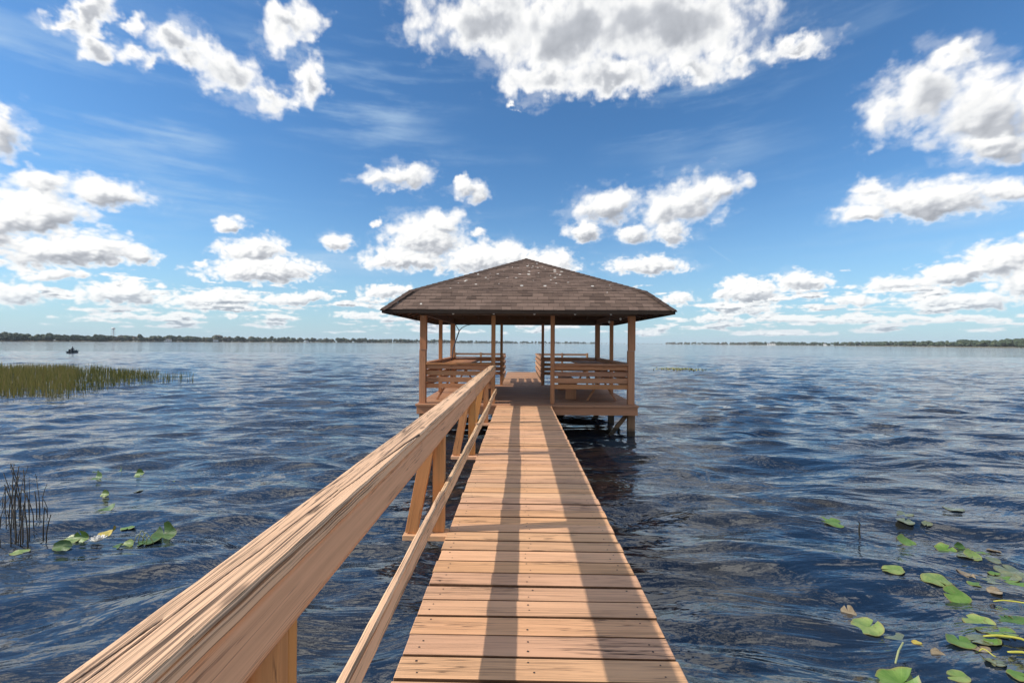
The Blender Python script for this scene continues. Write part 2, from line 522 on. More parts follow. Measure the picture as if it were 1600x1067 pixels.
weathered_board('handrail_cap', -.664, -.532, CT - .042, CT, -.6, 4.9, M_cap, pier, amp=.0018, nx=64, seed=0, big=big_split, rnd=.55)['label'] = 'deeply cracked weathered handrail cap nearest the viewer'
weathered_board('handrail_cap', -.660, -.530, CT - .042, CT + .002, 4.906, 10.06, M_cap, pier, amp=.0018, seed=31, ny0=.03, rnd=.45)
weathered_board('face_board', -.580, -.541, CT - .042 - .145, CT - .0425, -.6, 5.54, M_rail, pier, amp=.0, nx=8, ny0=.05, seed=12, rough_edge=.002, rnd=.6)
weathered_board('face_board', -.579, -.540, CT - .042 - .142, CT - .0425, 5.546, 10.04, M_rail, pier, amp=.0, nx=8, ny0=.05, seed=17, rough_edge=.002, rnd=.5)
LRZ = CAM_Z - 1.0
for (a, b_, sd, dz) in ((-.6, 3.05, 3, 0), (3.052, 5.50, 5, .006), (5.505, 7.77, 6, -.004), (7.775, 10.04, 8, .002)):
    weathered_board('lower_rail', -.536, -.499, LRZ - .090 + dz, LRZ + dz, a, b_, M_cap, pier, amp=.004, nx=14, ny0=.02, seed=sd, rough_edge=.004, rnd=.4 + .05 * sd % .3, bend=.012)
for i, py_ in enumerate(OUTR[:4]):
    mb = MB()
    mb.box(-.628, -.544 if i else -.546, py_, py_ + .045, DECK + .001, CT - .043); mb.box(-.632, -.548, py_ + .049, py_ + .092, DECK + .001, CT - .043)
    mb.build('railing_post', M_post, pier, bevel=.004)
    mb = MB()
    mb.bar((-.775, py_ + .02, DECK + .005), (-.645, py_ + .02, CT - .12), .088, .038, (0, 1, 0)) if False else None
    p = Vector((-.775, py_ - .012, DECK + .002)); q = Vector((-.628, py_ - .012, CT - .10))
    mb.bar(p, q, .088, .038, (0, 1, 0))
    mb.build('brace', M_post, pier, bevel=.003)
    mb = MB(); mb.box(-.83, -.516, py_ - .055, py_ + .085, DECK - .040, DECK - .001); mb.build('outrigger', M_rail, pier, bevel=.004)

# ------------------------------------------------------------------ the pavilion
CX, CY = .15, 12.55
HX, HY = 2.35, 2.25            # post centre lines
PZ = DECK
pav = thing('pavilion', 'brown open lake pavilion with a low hipped shingle roof on wooden posts', 'pavilion', (CX, CY, 0))
# floor
mb = MB(); yy = CY - 2.50
while yy < CY + 2.40:
    w = .138; mb.box(CX - 2.47 + random.uniform(-.006, .006), CX + 2.47 + random.uniform(-.006, .006), yy, yy + w - .004, PZ - .036 + random.uniform(-.0015, .0015), PZ + .004 + random.uniform(-.0015, .0015)); yy += .1425
mb.build('floor', M_pavfloor, pav, bevel=.003)
ZR0, ZR1 = PZ - .215, PZ - .038
for (x0, x1, y0, y1) in ((CX - 2.45, CX + 2.45, CY - 2.46, CY - 2.42), (CX - 2.45, CX + 2.45, CY + 2.33, CY + 2.37),
                         (CX - 2.44, CX - 2.40, CY - 2.42, CY + 2.33), (CX + 2.40, CX + 2.44, CY - 2.42, CY + 2.33)):
    mb = MB(); mb.box(x0, x1, y0, y1, ZR0, ZR1); mb.build('rim_board', M_pav, pav, bevel=.003)
for jx in (-1.6, -.8, 0, .8, 1.6):
    mb = MB(); mb.box(CX + jx - .02, CX + jx + .02, CY - 2.41, CY + 2.32, ZR0, ZR1); mb.build('joist', M_pile, pav)
TOP = CAM_Z + .62      # underside of the beams
posts = []
for sx_ in (-1, 1):
    for sy_ in (-1, 1):
        posts.append((CX + sx_ * HX, CY + sy_ * HY, .072, sy_ < 0))
    posts.append((CX + sx_ * HX, CY - .02, .046, False))
for px_ in (-.61, .73):
    posts.append((px_, CY - HY, .046, False)); posts.append((px_, CY + HY, .042, False))
M_pavback = M_pav
for (x, y, h, splice) in posts:
    mb = MB()
    if splice:
        mb.box(x - h - .008, x + h - .008, y - h + .006, y + h + .006, PZ + .004, PZ + 1.21, rnd=.6)
        mb.box(x - h + .004, x + h + .004, y - h - .004, y + h - .004, PZ + 1.213, TOP, rnd=.7)
    else:
        mb.box(x - h, x + h, y - h, y + h, PZ + .004, TOP)
    mb.build('post', M_pav, pav, bevel=.005)
for (x, y) in [(CX + a * HX, CY + b_) for a in (-1, 1) for b_ in (-HY, 0, HY)] + [(-.55, CY - HY), (.75, CY - HY), (-.55, CY + HY), (.75, CY + HY)]:
    mb = MB(); mb.box(x - .075, x + .075, y - .075, y + .075, -1.3, ZR0 - .001, along=2); mb.build('piling', M_pile, pav, bevel=.006)
for (p, q) in (((CX + HX - .05, CY - HY + .12, ZR0 - .02), (CX + HX - .05, CY - .7, -.1)), ((CX + HX, CY + .2, ZR0 - .02), (CX + HX - .6, CY + .2, -.15)),
               ((CX - HX, CY - HY + .12, ZR0 - .02), (CX - HX, CY - .8, -.1)), ((CX + HX - .1, CY - HY + .14, ZR0 - .08), (CX + HX - .75, CY - HY + .14, -.4))):
    mb = MB(); mb.bar(p, q, .04, .09); mb.build('cross_brace', M_pile, pav)
# beams
for (x0, x1, y0, y1) in ((CX - HX - .09, CX + HX + .09, CY - HY - .045, CY - HY + .045), (CX - HX - .09, CX + HX + .09, CY + HY - .045, CY + HY + .045),
                         (CX - HX - .045, CX - HX + .045, CY - HY + .045, CY + HY - .045), (CX + HX - .045, CX + HX + .045, CY - HY + .045, CY + HY - .045)):
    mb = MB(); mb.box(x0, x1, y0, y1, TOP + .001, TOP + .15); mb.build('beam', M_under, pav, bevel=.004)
# roof
WE, WK = 3.06, 2.60
ZE, ZK, ZA = CAM_Z + .685, CAM_Z + 1.12, CAM_Z + 2.31
FACES = [Matrix.Rotation(a, 3, 'Z') for a in (0, math.pi / 2, math.pi, 3 * math.pi / 2)]
mb = MB()


def roof_pt(rot, s, w, z):
    v = rot @ Vector((s, -w, 0)); return Vector((CX + v.x, CY + v.y, z))


Lk = math.hypot(WE - WK, ZK - ZE); La = math.hypot(WK, ZA - ZK)
for fi, rot in enumerate(FACES):
    v0 = 0
    tot = Lk + La; n = int(tot / .115)
    def prof(v):
        if v < Lk: f = v / Lk; return WE + (WK - WE) * f, ZE + (ZK - ZE) * f
        f = min(1, (v - Lk) / La); return WK * (1 - f), ZK + (ZA - ZK) * f
    for j in range(n + 1):
        va, vb = j * .115, min(tot, (j + 1) * .115 + .02)
        wa, za = prof(va); wb, zb = prof(vb)
        lift = .013
        # cut the course into tabs of uneven length for an uneven butt line
        s = -wa; segs = [s]
        while s < wa - .3: s += random.uniform(.16, .34); segs.append(min(s, wa))
        if segs[-1] < wa: segs.append(wa)
        for a_, b_ in zip(segs[:-1], segs[1:]):
            l2 = lift + random.choice((0, .004, .007)); drop = random.choice((0, 0, .006))
            fb = wb / wa if wa > 1e-4 else 0
            A = roof_pt(rot, a_, wa, za + l2 - drop); B = roof_pt(rot, b_, wa, za + l2 - drop)
            Cc = roof_pt(rot, max(-wb, min(wb, b_)), wb, zb + .004); D = roof_pt(rot, max(-wb, min(wb, a_)), wb, zb + .004)
            rn = random.random(); ou = fi * 17.3
            mb.face([A, B, Cc, D], [(a_ + ou, va), (b_ + ou, va), (max(-wb, min(wb, b_)) + ou, vb), (max(-wb, min(wb, a_)) + ou, vb)], 0, rn)
            A2 = A - Vector((0, 0, l2 + .004)); B2 = B - Vector((0, 0, l2 + .004))
            mb.face([A2, B2, B, A], [(a_ + ou, va), (b_ + ou, va), (b_ + ou, va + .01), (a_ + ou, va + .01)], 0, rn * .3)
roof = mb.build('roof', M_shingle, pav)
# hip caps
for ci in range(4):
    rot = FACES[ci]
    mb = MB()
    pts = [roof_pt(rot, -WE, WE, ZE), roof_pt(rot, -WK, WK, ZK), roof_pt(rot, 0, 0, ZA)]
    for (p, q) in ((pts[0], pts[1]), (pts[1], pts[2])):
        L = (q - p).length; n = max(2, int(L / .16)); d = (q - p).normalized()
        sd = d.cross(Vector((0, 0, 1))).normalized(); up = sd.cross(d)
        for i in range(n):
            a_ = p + d * (i * L / n) + up * .030; b_ = p + d * ((i + 1) * L / n + .03) + up * .020
            rn = random.random()
            for sg in (-1, 1):
                e = sd * .11 * sg - up * .045
                f = [a_, a_ + e, b_ + e, b_]
                if sg < 0: f.reverse()
                mb.face(f, [(i * .3 + ci, 0), (i * .3 + ci, .1), (i * .3 + ci + .13, .1), (i * .3 + ci + .13, 0)], 0, rn)
            mb.face([a_ + sd * .11 - up * .045, a_, a_ - sd * .11 - up * .045, a_ - up * .06], [(0, 0), (.1, 0), (.1, .05), (0, .05)], 0, rn * .4)
    mb.build('hip_cap', M_hip, roof)
# roof boards under the shingles, fascia, rafters
mb = MB()
for rot in FACES:
    for (w0, z0, w1, z1) in ((WE, ZE, WK, ZK), (WK, ZK, .001, ZA)):
        mb.face([roof_pt(rot, -w1, w1, z1 - .02), roof_pt(rot, w1, w1, z1 - .02), roof_pt(rot, w0, w0, z0 - .02), roof_pt(rot, -w0, w0, z0 - .02)],
                [(-w1, w1), (w1, w1), (w0, w0), (-w0, w0)], 0, .5)
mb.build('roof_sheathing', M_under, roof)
for rot in FACES:
    mb = MB()
    p, q = roof_pt(rot, -WE, WE - .012, ZE - .022), roof_pt(rot, WE, WE - .012, ZE - .022)
    mb.bar(p - Vector((0, 0, .012)), q - Vector((0, 0, .012)), .024, .074, (0, 0, 1)); mb.build('fascia', M_drip, roof)
for rot in FACES:
    for i in range(-5, 6):
        s = i * .52
        mb = MB()
        wa = max(abs(s), .05)
        if wa < WE - .05:
            # bottom run along the skirt, flat tail that rests on the beam
            p = roof_pt(rot, s, WE - .05, ZE - .040); q = roof_pt(rot, s, max(wa, WK - .05), ZE - .040 + (ZK - ZE) * (WE - .05 - max(wa, WK - .05)) / (WE - WK) * .55)
            mb.bar(p, q, .038, .055)
            if wa < WK - .1:
                p2 = roof_pt(rot, s, WK, ZK - .08); q2 = roof_pt(rot, s, wa, ZK - .08 + (ZA - ZK) * (1 - wa / WK)); mb.bar(p2, q2, .038, .10)
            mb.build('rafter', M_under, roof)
# railings
def railing(x0, y0, x1, y1, name='railing', cap=True, mat=M_pav, zs=None, off=0.0):
    d = Vector((x1 - x0, y1 - y0, 0)).normalized(); sd = Vector((-d.y, d.x, 0))
    o0 = Vector((x0, y0, 0)) + sd * off; o1 = Vector((x1, y1, 0)) + sd * off
    e = bpy.data.objects.new(name, None); COL.objects.link(e); e.parent = pav
    e.location = Vector(((x0 + x1) / 2, (y0 + y1) / 2, 0)) - Vector(pav.location)
    if cap:
        mb = MB(); mb.bar(o0 + Vector((0, 0, PZ + .895)), o1 + Vector((0, 0, PZ + .895)), .14, .038); mb.build('rail_cap', mat, e, bevel=.004)
    for (a, b_) in zs or ((.776, .872), (.633, .733), (.478, .590), (.341, .443)):
        mb = MB(); z = PZ + (a + b_) / 2
        mb.bar(o0 + Vector((0, 0, z + random.uniform(-.006, .006))), o1 + Vector((0, 0, z + random.uniform(-.006, .006))), .036, b_ - a)
        mb.build('slat', mat, e, bevel=.003)
    return e


fy = CY - HY
railing(CX - HX + .074, fy, -.61 - .048, fy); railing(.73 + .048, fy, CX + HX - .074, fy)
by = CY + HY
railing(CX - HX + .074, by, -.61 - .044, by); railing(.73 + .044, by, CX + HX - .074, by)
for sx_ in (-1, 1):
    x = CX + sx_ * HX
    railing(x, fy + .074, x, CY - .068); railing(x, CY + .028, x, by - .074)
# rear pier with its railings
mb = MB(); yy = CY + 2.42
while yy < 21.6:
    mb.box(-.60 + random.uniform(-.01, .01), .76 + random.uniform(-.01, .01), yy, yy + .138, PZ - .038, PZ + random.uniform(-.002, .002)); yy += .1455
rear = thing('rear_walkway', 'short wooden walkway with slatted side rails continuing behind the pavilion', 'walkway', (.08, 18.2, 0))
mb.build('decking', M_rear, rear, bevel=.003)
for x in (-.64, .79):
    for yy in (15.6, 17.5, 19.4, 21.3) if x > 0 else (15.6, 17.5):
        mb = MB(); mb.box(x - .044, x + .044, yy - .044, yy + .044, -1.2, PZ + .90, along=2); mb.build('railing_post', M_rear, rear, bevel=.003)
    sg = 1 if x < 0 else -1
    for (a, b_) in ((.80, .90), (.60, .72), (.40, .52), (.18, .32)):
        mb = MB(); mb.box(x + sg * .046, x + sg * .082, 15.5, 21.4 if x > 0 else 17.6, PZ + a, PZ + b_); mb.build('slat', M_rear, rear, bevel=.003)
    # catwalk across the end
    s2 = 1 if x > 0 else -1
    xe = .79 + 2.35 if x > 0 else -.64 - 2.42
    mb = MB(); mb.box(min(x + s2 * .05, xe), max(x + s2 * .05, xe), 20.9, 21.5, PZ - .04, PZ - .002); mb.build('catwalk', M_rear, rear)
    mb = MB(); mb.box(min(x + s2 * .05, xe), max(x + s2 * .05, xe), 21.42, 21.46, PZ + .80, PZ + .89); mb.build('catwalk_rail', M_rear, rear)
    for f in (.5, 1.0):
        mb = MB(); xx = x + (xe - x) * f; mb.box(xx - .045, xx + .045, 21.34, 21.42, -1.2, PZ + .92, along=2); mb.build('railing_post', M_rear, rear, bevel=.003)

# tables and benches inside
def table(x0, x1, y0, y1, label):
    e = thing('table', label, 'table', ((x0 + x1) / 2, (y0 + y1) / 2, PZ), 'tables in the pavilion')
    mb = MB(); n = 5; w = (x1 - x0) / n
    for i in range(n): mb.box(x0 + i * w, x0 + (i + 1) * w - .006, y0, y1, PZ + .80, PZ + .838)
    mb.build('table_top', M_pav, e, bevel=.003)
    for yy in (y0 + .35, y1 - .35):
        for sg in (-1, 1):
            xm = (x0 + x1) / 2
            mb = MB(); mb.bar((xm + sg * (x1 - x0) * .46, yy + .022 * sg, PZ + .005), (xm - sg * (x1 - x0) * .20, yy + .022 * sg, PZ + .80), .038, .09, (0, 1, 0)); mb.build('leg', M_pav, e)
    return e


table(CX + 1.42, CX + 2.18, CY - 1.95, CY + 1.6, 'brown wooden slatted table inside the pavilion behind the right front railing')
table(CX - 2.18, CX - 1.42, CY - 1.95, CY + 1.6, 'brown wooden slatted table inside the pavilion behind the left front railing')


def bench(xc, y0, y1, label):
    e = thing('bench', label, 'bench', (xc, (y0 + y1) / 2, PZ), 'benches beside the tables')
    mb = MB()
    for i in range(2): mb.box(xc - .15 + i * .155, xc - .005 + i * .155, y0, y1, PZ + .43, PZ + .468)
    mb.build('seat', M_pav, e, bevel=.003)
    for yy in (y0 + .3, y1 - .3):
        mb = MB(); mb.box(xc - .13, xc + .13, yy - .02, yy + .02, PZ + .005, PZ + .43); mb.build('leg', M_pav, e, bevel=.003)
    return e


bench(CX + 1.10, CY - 1.6, CY + 1.2, 'low brown bench beside the table right of the pavilion aisle')
bench(CX - 1.10, CY - 1.6, CY + 1.2, 'low brown bench beside the table left of the pavilion aisle')

# string of bulbs under the eaves
sl = thing('string_lights', 'string of small pale bulbs hanging under the pavilion eaves', 'string lights', (CX, CY - HY - .4, CAM_Z + .66))
yb = CY - HY - .45
bulbs = [(-2.2, yb + .4, .585), (-1.46, yb, .645), (-.58, yb, .65), (.30, yb, .645), (1.18, yb, .645), (1.95, yb, .645), (2.30, yb + 2.0, .565), (2.42, yb + 1.2, .60)]
mb = MB()
for a_, b_ in zip(bulbs[:-1], bulbs[1:]):
    pa = Vector((a_[0], a_[1], CAM_Z + a_[2] + .05)); pb = Vector((b_[0], b_[1], CAM_Z + b_[2] + .05))
    mb.tube([pa.lerp(pb, k / 8) - Vector((0, 0, .03 * math.sin(math.pi * k / 8))) for k in range(9)], .004, 5)
mb.build('wire', M_wire, sl)
for q in bulbs:
    mb = MB(); mb.ball((q[0], q[1], CAM_Z + q[2]), .028, 10, 8, sz=1.25); bo = mb.build('bulb', M_bulb, sl, smooth=True)
    mb = MB(); mb.tube([(q[0], q[1], CAM_Z + q[2] + .028), (q[0], q[1], CAM_Z + q[2] + .055)], .014, 8); mb.build('socket', M_wire, bo)
# leaning forked pole and a thin upright rod
fp = thing('forked_pole', 'thin dark pole with a forked top leaning beside the left rear post', 'pole', at_depth(705, 562, 14.2))
P = lambda x, y: at_depth(x, y, 14.2)
mb = MB(); mb.tube([P(703, 585), P(708, 545), P(717.5, 517)], .018, 8); mb.build('shaft', M_pole, fp)
mb = MB(); mb.tube([P(717.5, 517), P(714, 511), P(710, 504)], [.014, .012, .008], 7); mb.build('fork_arm', M_pole, fp)
mb = MB(); mb.tube([P(717.5, 517), P(722, 512), P(729, 508.5), P(738, 507)], [.014, .012, .010, .006], 7); mb.build('fork_arm', M_pole, fp)
rod = MB(); rod.tube([at_depth(769, 590, 14.5), at_depth(769.5, 506, 14.5)], .016, 8)
rod = rod.build('upright_rod', M_pole); tag(rod, 'thin dark upright rod at the back of the pavilion beside the walkway opening', 'rod')

# ------------------------------------------------------------------ water
N0 = 2.2
rows = [N0]
while rows[-1] < 90: rows.append(rows[-1] * 1.0065 + .004)
while rows[-1] < 4500: rows.append(rows[-1] * 1.09)
rows = np.array(rows); s_ = np.linspace(-1, 1, 620)
tt = 2.6 * np.sign(s_) * np.abs(s_) ** 1.25
YY, TT = np.meshgrid(rows, tt, indexing='ij')
X = TT * YY; Yw = YY - 4.0
# crests bend round towards the viewer at both sides
ph_y = np.sqrt((Yw + 14) ** 2 + .30 * (X - 1.0) ** 2)
wx = X + .8 * np.sin(.21 * X + .17 * Yw + 1) + .5 * np.sin(.43 * Yw - .3 * X)
H = np.zeros_like(X)
sp = np.maximum(np.gradient(YY, axis=0), np.gradient(X, axis=1) * .6)
for i in range(84):
    lam = float(np.exp(rng.uniform(math.log(.24), math.log(4.5))))
    k = 2 * math.pi / lam
    th = rng.normal(0, .22 + .22 * min(1, lam / 1.2))
    ampl = .0084 * lam * (1.0 if lam > .8 else .85) * math.exp(-max(0, lam - 1.1) * .55)
    env = .65 + .5 * np.sin((wx * math.cos(i) + Yw * math.sin(i)) * 2 * math.pi / (lam * 5.3) + i * 1.7)
    fade = np.clip((lam / sp - 2.4) / 3.5, 0, 1)
    p = k * (math.sin(th) * wx + math.cos(th) * ph_y) + rng.uniform(0, 6.28)
    s1 = np.sin(p)
    H += ampl * fade * env * (s1 + .28 * np.cos(2 * p))
H *= np.clip(1 - (YY - 200) / 300, 0, 1)
nr, nc = X.shape
me = bpy.data.meshes.new('water')
V = np.stack([X, Yw, H], -1).reshape(-1, 3)
idx = np.arange(nr * nc).reshape(nr, nc)
F = np.stack([idx[:-1, :-1], idx[:-1, 1:], idx[1:, 1:], idx[1:, :-1]], -1).reshape(-1, 4)
me.vertices.add(len(V)); me.vertices.foreach_set('co', V.astype(np.float32).ravel())
me.loops.add(F.size); me.loops.foreach_set('vertex_index', F.astype(np.int32).ravel())
me.polygons.add(len(F)); me.polygons.foreach_set('loop_start', np.arange(0, F.size, 4, dtype=np.int32))
me.update(calc_edges=True)
me.polygons.foreach_set('use_smooth', np.ones(len(F), dtype=bool))
me.validate()
M_water, t, b = material('lake_water')
pos = t.new('ShaderNodeNewGeometry').outputs['Position']
px_ = t.mapping(pos, scale=(.36, 1.0, 1.0))
wrp = t.vmath('SCALE', t.vmath('SUBTRACT', t.noise(pos, .35, 2, .5, color=True), (.5, .5, .5)), scale=1.3)
pw = t.vmath('ADD', px_, wrp)
n1 = t.noise(pw, 1.25, 2, .45)
n2 = t.noise(pw, 4.6, 3, .5)
n3 = t.noise(t.mapping(pos, scale=(.6, 1, 1)), 20, 3, .6)
hh = t.math('ADD', t.math('MULTIPLY', n1, .125), t.math('MULTIPLY', n2, .050))
hh = t.math('ADD', hh, t.math('MULTIPLY', n3, .0030))
n0 = t.noise(t.mapping(pos, scale=(.045, .15, 1)), 1.0, 4, .6)
hh = t.math('ADD', hh, t.math('MULTIPLY', n0, .42))
t.put(b.inputs['Normal'], t.bump(hh, 1.0, 1.0))
bl = t.noise(pos, .8, 4, .6)
t.put(b.inputs['Base Color'], t.mix(t.smooth(bl, .4, .7), (.007, .014, .026), (.022, .019, .012)))
t.put(b.inputs['Roughness'], .06); t.put(b.inputs['IOR'], 1.85); t.put(b.inputs['Specular IOR Level'], .6)
me.materials.append(M_water)
wo = bpy.data.objects.new('water', me); COL.objects.link(wo); tag(wo, kind='structure')


def water_z(x, y):
    d = y + 4.0
    j = int(np.clip(np.searchsorted(rows, d), 1, nr - 2))
    u = x / max(d, .1)
    i = int(np.clip(np.searchsorted(tt, u), 1, nc - 2))
    return float(H[j, i])


def water_n(x, y, e=.12):
    return Vector((-(water_z(x + e, y) - water_z(x - e, y)) / (2 * e), -(water_z(x, y + e) - water_z(x, y - e)) / (2 * e), 1)).normalized()


# ------------------------------------------------------------------ lily pads
def leaf_mat(name, c1, c2, edge, rough=.5):
    m, t, b = material(name)
    o = objnode(t)
    n = t.noise(o, 11, 5, .6)
    c = t.mix(t.smooth(n, .35, .68), c1, c2)
    uv = uvnode(t); s = t.new('ShaderNodeSeparateXYZ'); t.put(s.inputs[0], uv)
    vein = t.smooth(t.math('ABSOLUTE', t.math('SINE', t.math('MULTIPLY', s.outputs[0], 40))), 0, .22, 1, 0)
    c = t.mix(t.math('MULTIPLY', vein, .25), c, tuple(min(1, a * 1.7) for a in c2))
    c = t.mix(t.math('MULTIPLY', t.smooth(t.math('ADD', s.outputs[1], t.math('MULTIPLY', n, .3)), 1.0, 1.2), .8), c, edge)
    sp = t.smooth(t.noise(o, 34, 3, .6), .62, .70)
    c = t.mix(t.math('MULTIPLY', sp, .5), c, (.10, .06, .025))
    t.put(b.inputs['Base Color'], c); t.put(b.inputs['Roughness'], rough)
    t.put(b.inputs['Normal'], t.bump(t.math('ADD', vein, n), .25, .004))
    return m


LM = {'green': leaf_mat('pad_green', (.075, .16, .022), (.13, .22, .045), (.19, .15, .05)),
      'dark': leaf_mat('pad_dark_green', (.03, .085, .014), (.07, .14, .025), (.12, .12, .03)),
      'pale': leaf_mat('pad_pale_green', (.13, .21, .05), (.21, .27, .085), (.23, .19, .07)),
      'yellow': leaf_mat('pad_yellow', (.50, .36, .05), (.36, .33, .06), (.30, .16, .04)),
      'grey': leaf_mat('pad_drowned', (.10, .13, .075), (.17, .19, .11), (.12, .11, .06), .25),
      'brown': leaf_mat('pad_brown', (.20, .15, .09), (.30, .25, .17), (.14, .10, .06))}


def pad(name, px, py, wpx, mat, label, group, cat='lily pad', tilt=0.0, tdir=0.0, curl=0.0, cdir=0.0, aspect=1.0, lift=.010, notch=.35):
    c = on_water(px, py)
    depth = (c - Vector((0, 0, CAM_Z))).dot(ROT3 @ Vector((0, 0, -1)))
    r = wpx / 2 * depth / F_PX * .80
    mb = MB()
    NR, NA = 6, 30
    na = random.uniform(0, 6.28)
    ph = random.uniform(0, 6)
    grid = []
    for side in (0, 1):
        g = []
        for i in range(NR + 1):
            row = []
            f = i / NR
            for k in range(NA + 1):
                a = na + notch * .5 * (f ** .7) + (2 * math.pi - notch * (f ** .7)) * k / NA
                rr = r * f * (1 + .05 * math.sin(3 * a + ph) + .03 * math.sin(7 * a + ph * 2))
                x, y = rr * math.cos(a), rr * math.sin(a) * aspect
                z = .05 * r * f * f * math.sin(4 * a + ph) + .03 * r * f * math.sin(2 * a + ph)
                # one side curls up off the water
                s = (x * math.cos(cdir) + y * math.sin(cdir)) / r
                if curl and s > 0:
                    z += curl * r * s * s * 1.1; k2 = 1 - .55 * curl * min(1, s)
                    x -= math.cos(cdir) * s * r * (1 - k2) * .8; y -= math.sin(cdir) * s * r * (1 - k2) * .8
                row.append(Vector((x, y, z - side * .004)))
            g.append(row)
        grid.append(g)
    n = water_n(c.x, c.y, max(.1, r))
    rot = Vector((0, 0, 1)).rotation_difference(n).to_matrix() @ Matrix.Rotation(tilt, 3, Vector((-math.sin(tdir), math.cos(tdir), 0)) * -1)
    zz = water_z(c.x, c.y) + lift * .35 + math.sin(abs(tilt)) * r * .5
    T = lambda v: rot @ v + Vector((c.x, c.y, zz))
    for side in (0, 1):
        g = grid[side]
        for i in range(NR):
            for k in range(NA):
                q = [g[i][k], g[i + 1][k], g[i + 1][k + 1], g[i][k + 1]]
                uv = [(k / NA, i / NR), (k / NA, (i + 1) / NR), ((k + 1) / NA, (i + 1) / NR), ((k + 1) / NA, i / NR)]
                if side: q.reverse(); uv.reverse()
                mb.face([T(v) for v in q], uv)
    for k in range(NA):
        q = [grid[0][NR][k], grid[1][NR][k], grid[1][NR][k + 1], grid[0][NR][k + 1]]
        mb.face([T(v) for v in q], [(k / NA, 1)] * 4)
    # put the origin at the pad
    o = mb.build(name, LM[mat], None, smooth=True)
    o.data.transform(Matrix.Translation((-c.x, -c.y, -zz))); o.location = (c.x, c.y, zz)
    return tag(o, label, cat, group)


LG = 'lily pads floating left of the walkway'
RG = 'lily pads floating right of the walkway'
PI = math.pi
pad('lily_pad', 256, 838, 44, 'dark', 'large dark green lily pad with a raised curled rim, rightmost of the left patch', LG, curl=.8, cdir=PI / 2, tilt=.25, tdir=PI / 2)
pad('lily_pad', 170, 829, 40, 'yellow', 'folded yellow lily pad at the back of the near left patch', LG, curl=.7, cdir=.3, tilt=.30, tdir=PI / 2, aspect=.55)
pad('lily_pad', 98, 864, 34, 'dark', 'dark green folded lily pad leaning at the left front of the near left patch', LG, curl=.7, cdir=PI * .6, tilt=.5, tdir=.6 * PI, aspect=.7)
pad('lily_pad', 126, 850, 32, 'green', 'upright bright green lily pad standing in the near left patch', LG, curl=1.2, cdir=PI / 2, tilt=.75, tdir=PI / 2, aspect=.8)
pad('lily_pad', 108, 852, 34, 'pale', 'pale green lily pad behind the two folded green ones at left', LG, curl=.3, cdir=PI / 2, tilt=.2, tdir=PI / 2)
pad('lily_pad', 200, 821, 30, 'green', 'thin flat green lily pad just right of the yellow folded one', LG, tilt=.1, aspect=.5)
pad('lily_pad', 184, 857, 20, 'dark', 'small dark lily pad right of the white flower', LG, curl=.4, tilt=.3, tdir=1.2)
pad('lily_pad', 199, 853, 22, 'pale', 'small pale lily pad between the white flower and the large curled pad', LG, curl=.5, cdir=1.5, tilt=.3, tdir=1.5)
pad('lily_pad', 233, 846, 40, 'dark', 'half sunk dark lily pad beside pale bent stems left of the large curled pad', LG, tilt=.15, lift=.004)
pad('lily_pad', 152, 753, 22, 'dark', 'dark green lily pad with a raised fold, nearest of the far left patch', LG, curl=1.1, cdir=1.2, tilt=.45, tdir=1.4)
pad('lily_pad', 186, 735, 17, 'dark', 'dark rolled lily pad at the back of the far left patch', LG, curl=1.1, cdir=.8, tilt=.4, tdir=1.4)
pad('lily_pad', 218, 740, 17, 'green', 'green tilted lily pad, rightmost of the far left patch', LG, curl=.9, cdir=1.6, tilt=.45, tdir=1.6)
pad('lily_pad', 168, 797, 34, 'dark', 'wide dark green lily pad half lifted by a wave between the two left patches', LG, curl=.5, cdir=.9, tilt=.25, tdir=1.2, aspect=.8)
pad('lily_pad', 164, 775, 16, 'pale', 'small pale upright lily pad just behind the wide dark one at left', LG, curl=1.0, cdir=1.5, tilt=.6, tdir=1.5)
pad('lily_pad', 216, 768, 16, 'grey', 'small grey drowned lily pad right of the pale upright one', LG, tilt=.2, lift=.004)
pad('lily_pad', 266, 752, 16, 'pale', 'small lone pale lily pad farthest right on the left water', LG, lift=.004)
pad('lily_pad', 30, 866, 36, 'pale', 'flat pale lily pad below the sparse reeds at the left edge', LG, aspect=.6)
pad('lily_pad', 14, 853, 26, 'green', 'green lily pad touching the left edge below the sparse reeds', LG)
pad('lily_pad', 150, 737, 10, 'dark', 'tiny dark lily pad, leftmost of the far left patch', LG)

pad('lily_pad', 1300, 817, 42, 'green', 'lone oval green lily pad floating flat farthest left of the right patch', RG)
pad('lily_pad', 1416, 844, 32, 'green', 'bright green lily pad with one side curled up, beside a dark edge', RG, curl=.5, cdir=1.8, tilt=.3, tdir=1.8)
pad('lily_pad', 1402, 839, 14, 'brown', 'small brown dead leaf against the bright green curled pad', RG, curl=.9, cdir=2.5, tilt=.5, tdir=2)
pad('lily_pad', 1477, 856, 32, 'green', 'bright green lily pad at the left end of the back cluster at right', RG, curl=.5, cdir=.9, tilt=.2, tdir=1.3)
pad('lily_pad', 1520, 870, 28, 'pale', 'pale lily pad at the front of the back cluster at right', RG, curl=.5, cdir=1.6, tilt=.25, tdir=1.6)
pad('lily_pad', 1500, 850, 18, 'dark', 'small dark lily pad at the back of the back cluster at right', RG, curl=.9, cdir=1.5, tilt=.4, tdir=1.5)
pad('lily_pad', 1536, 860, 26, 'green', 'thin green lily pad at the right end of the back cluster', RG, aspect=.6)
pad('lily_pad', 1396, 891, 40, 'pale', 'pale narrow lily pad left of the long yellowish one', RG, aspect=.7, lift=.008)
pad('lily_pad', 1463, 903, 52, 'pale', 'long yellowish green lily pad floating in the middle of the right patch', RG, aspect=.75)
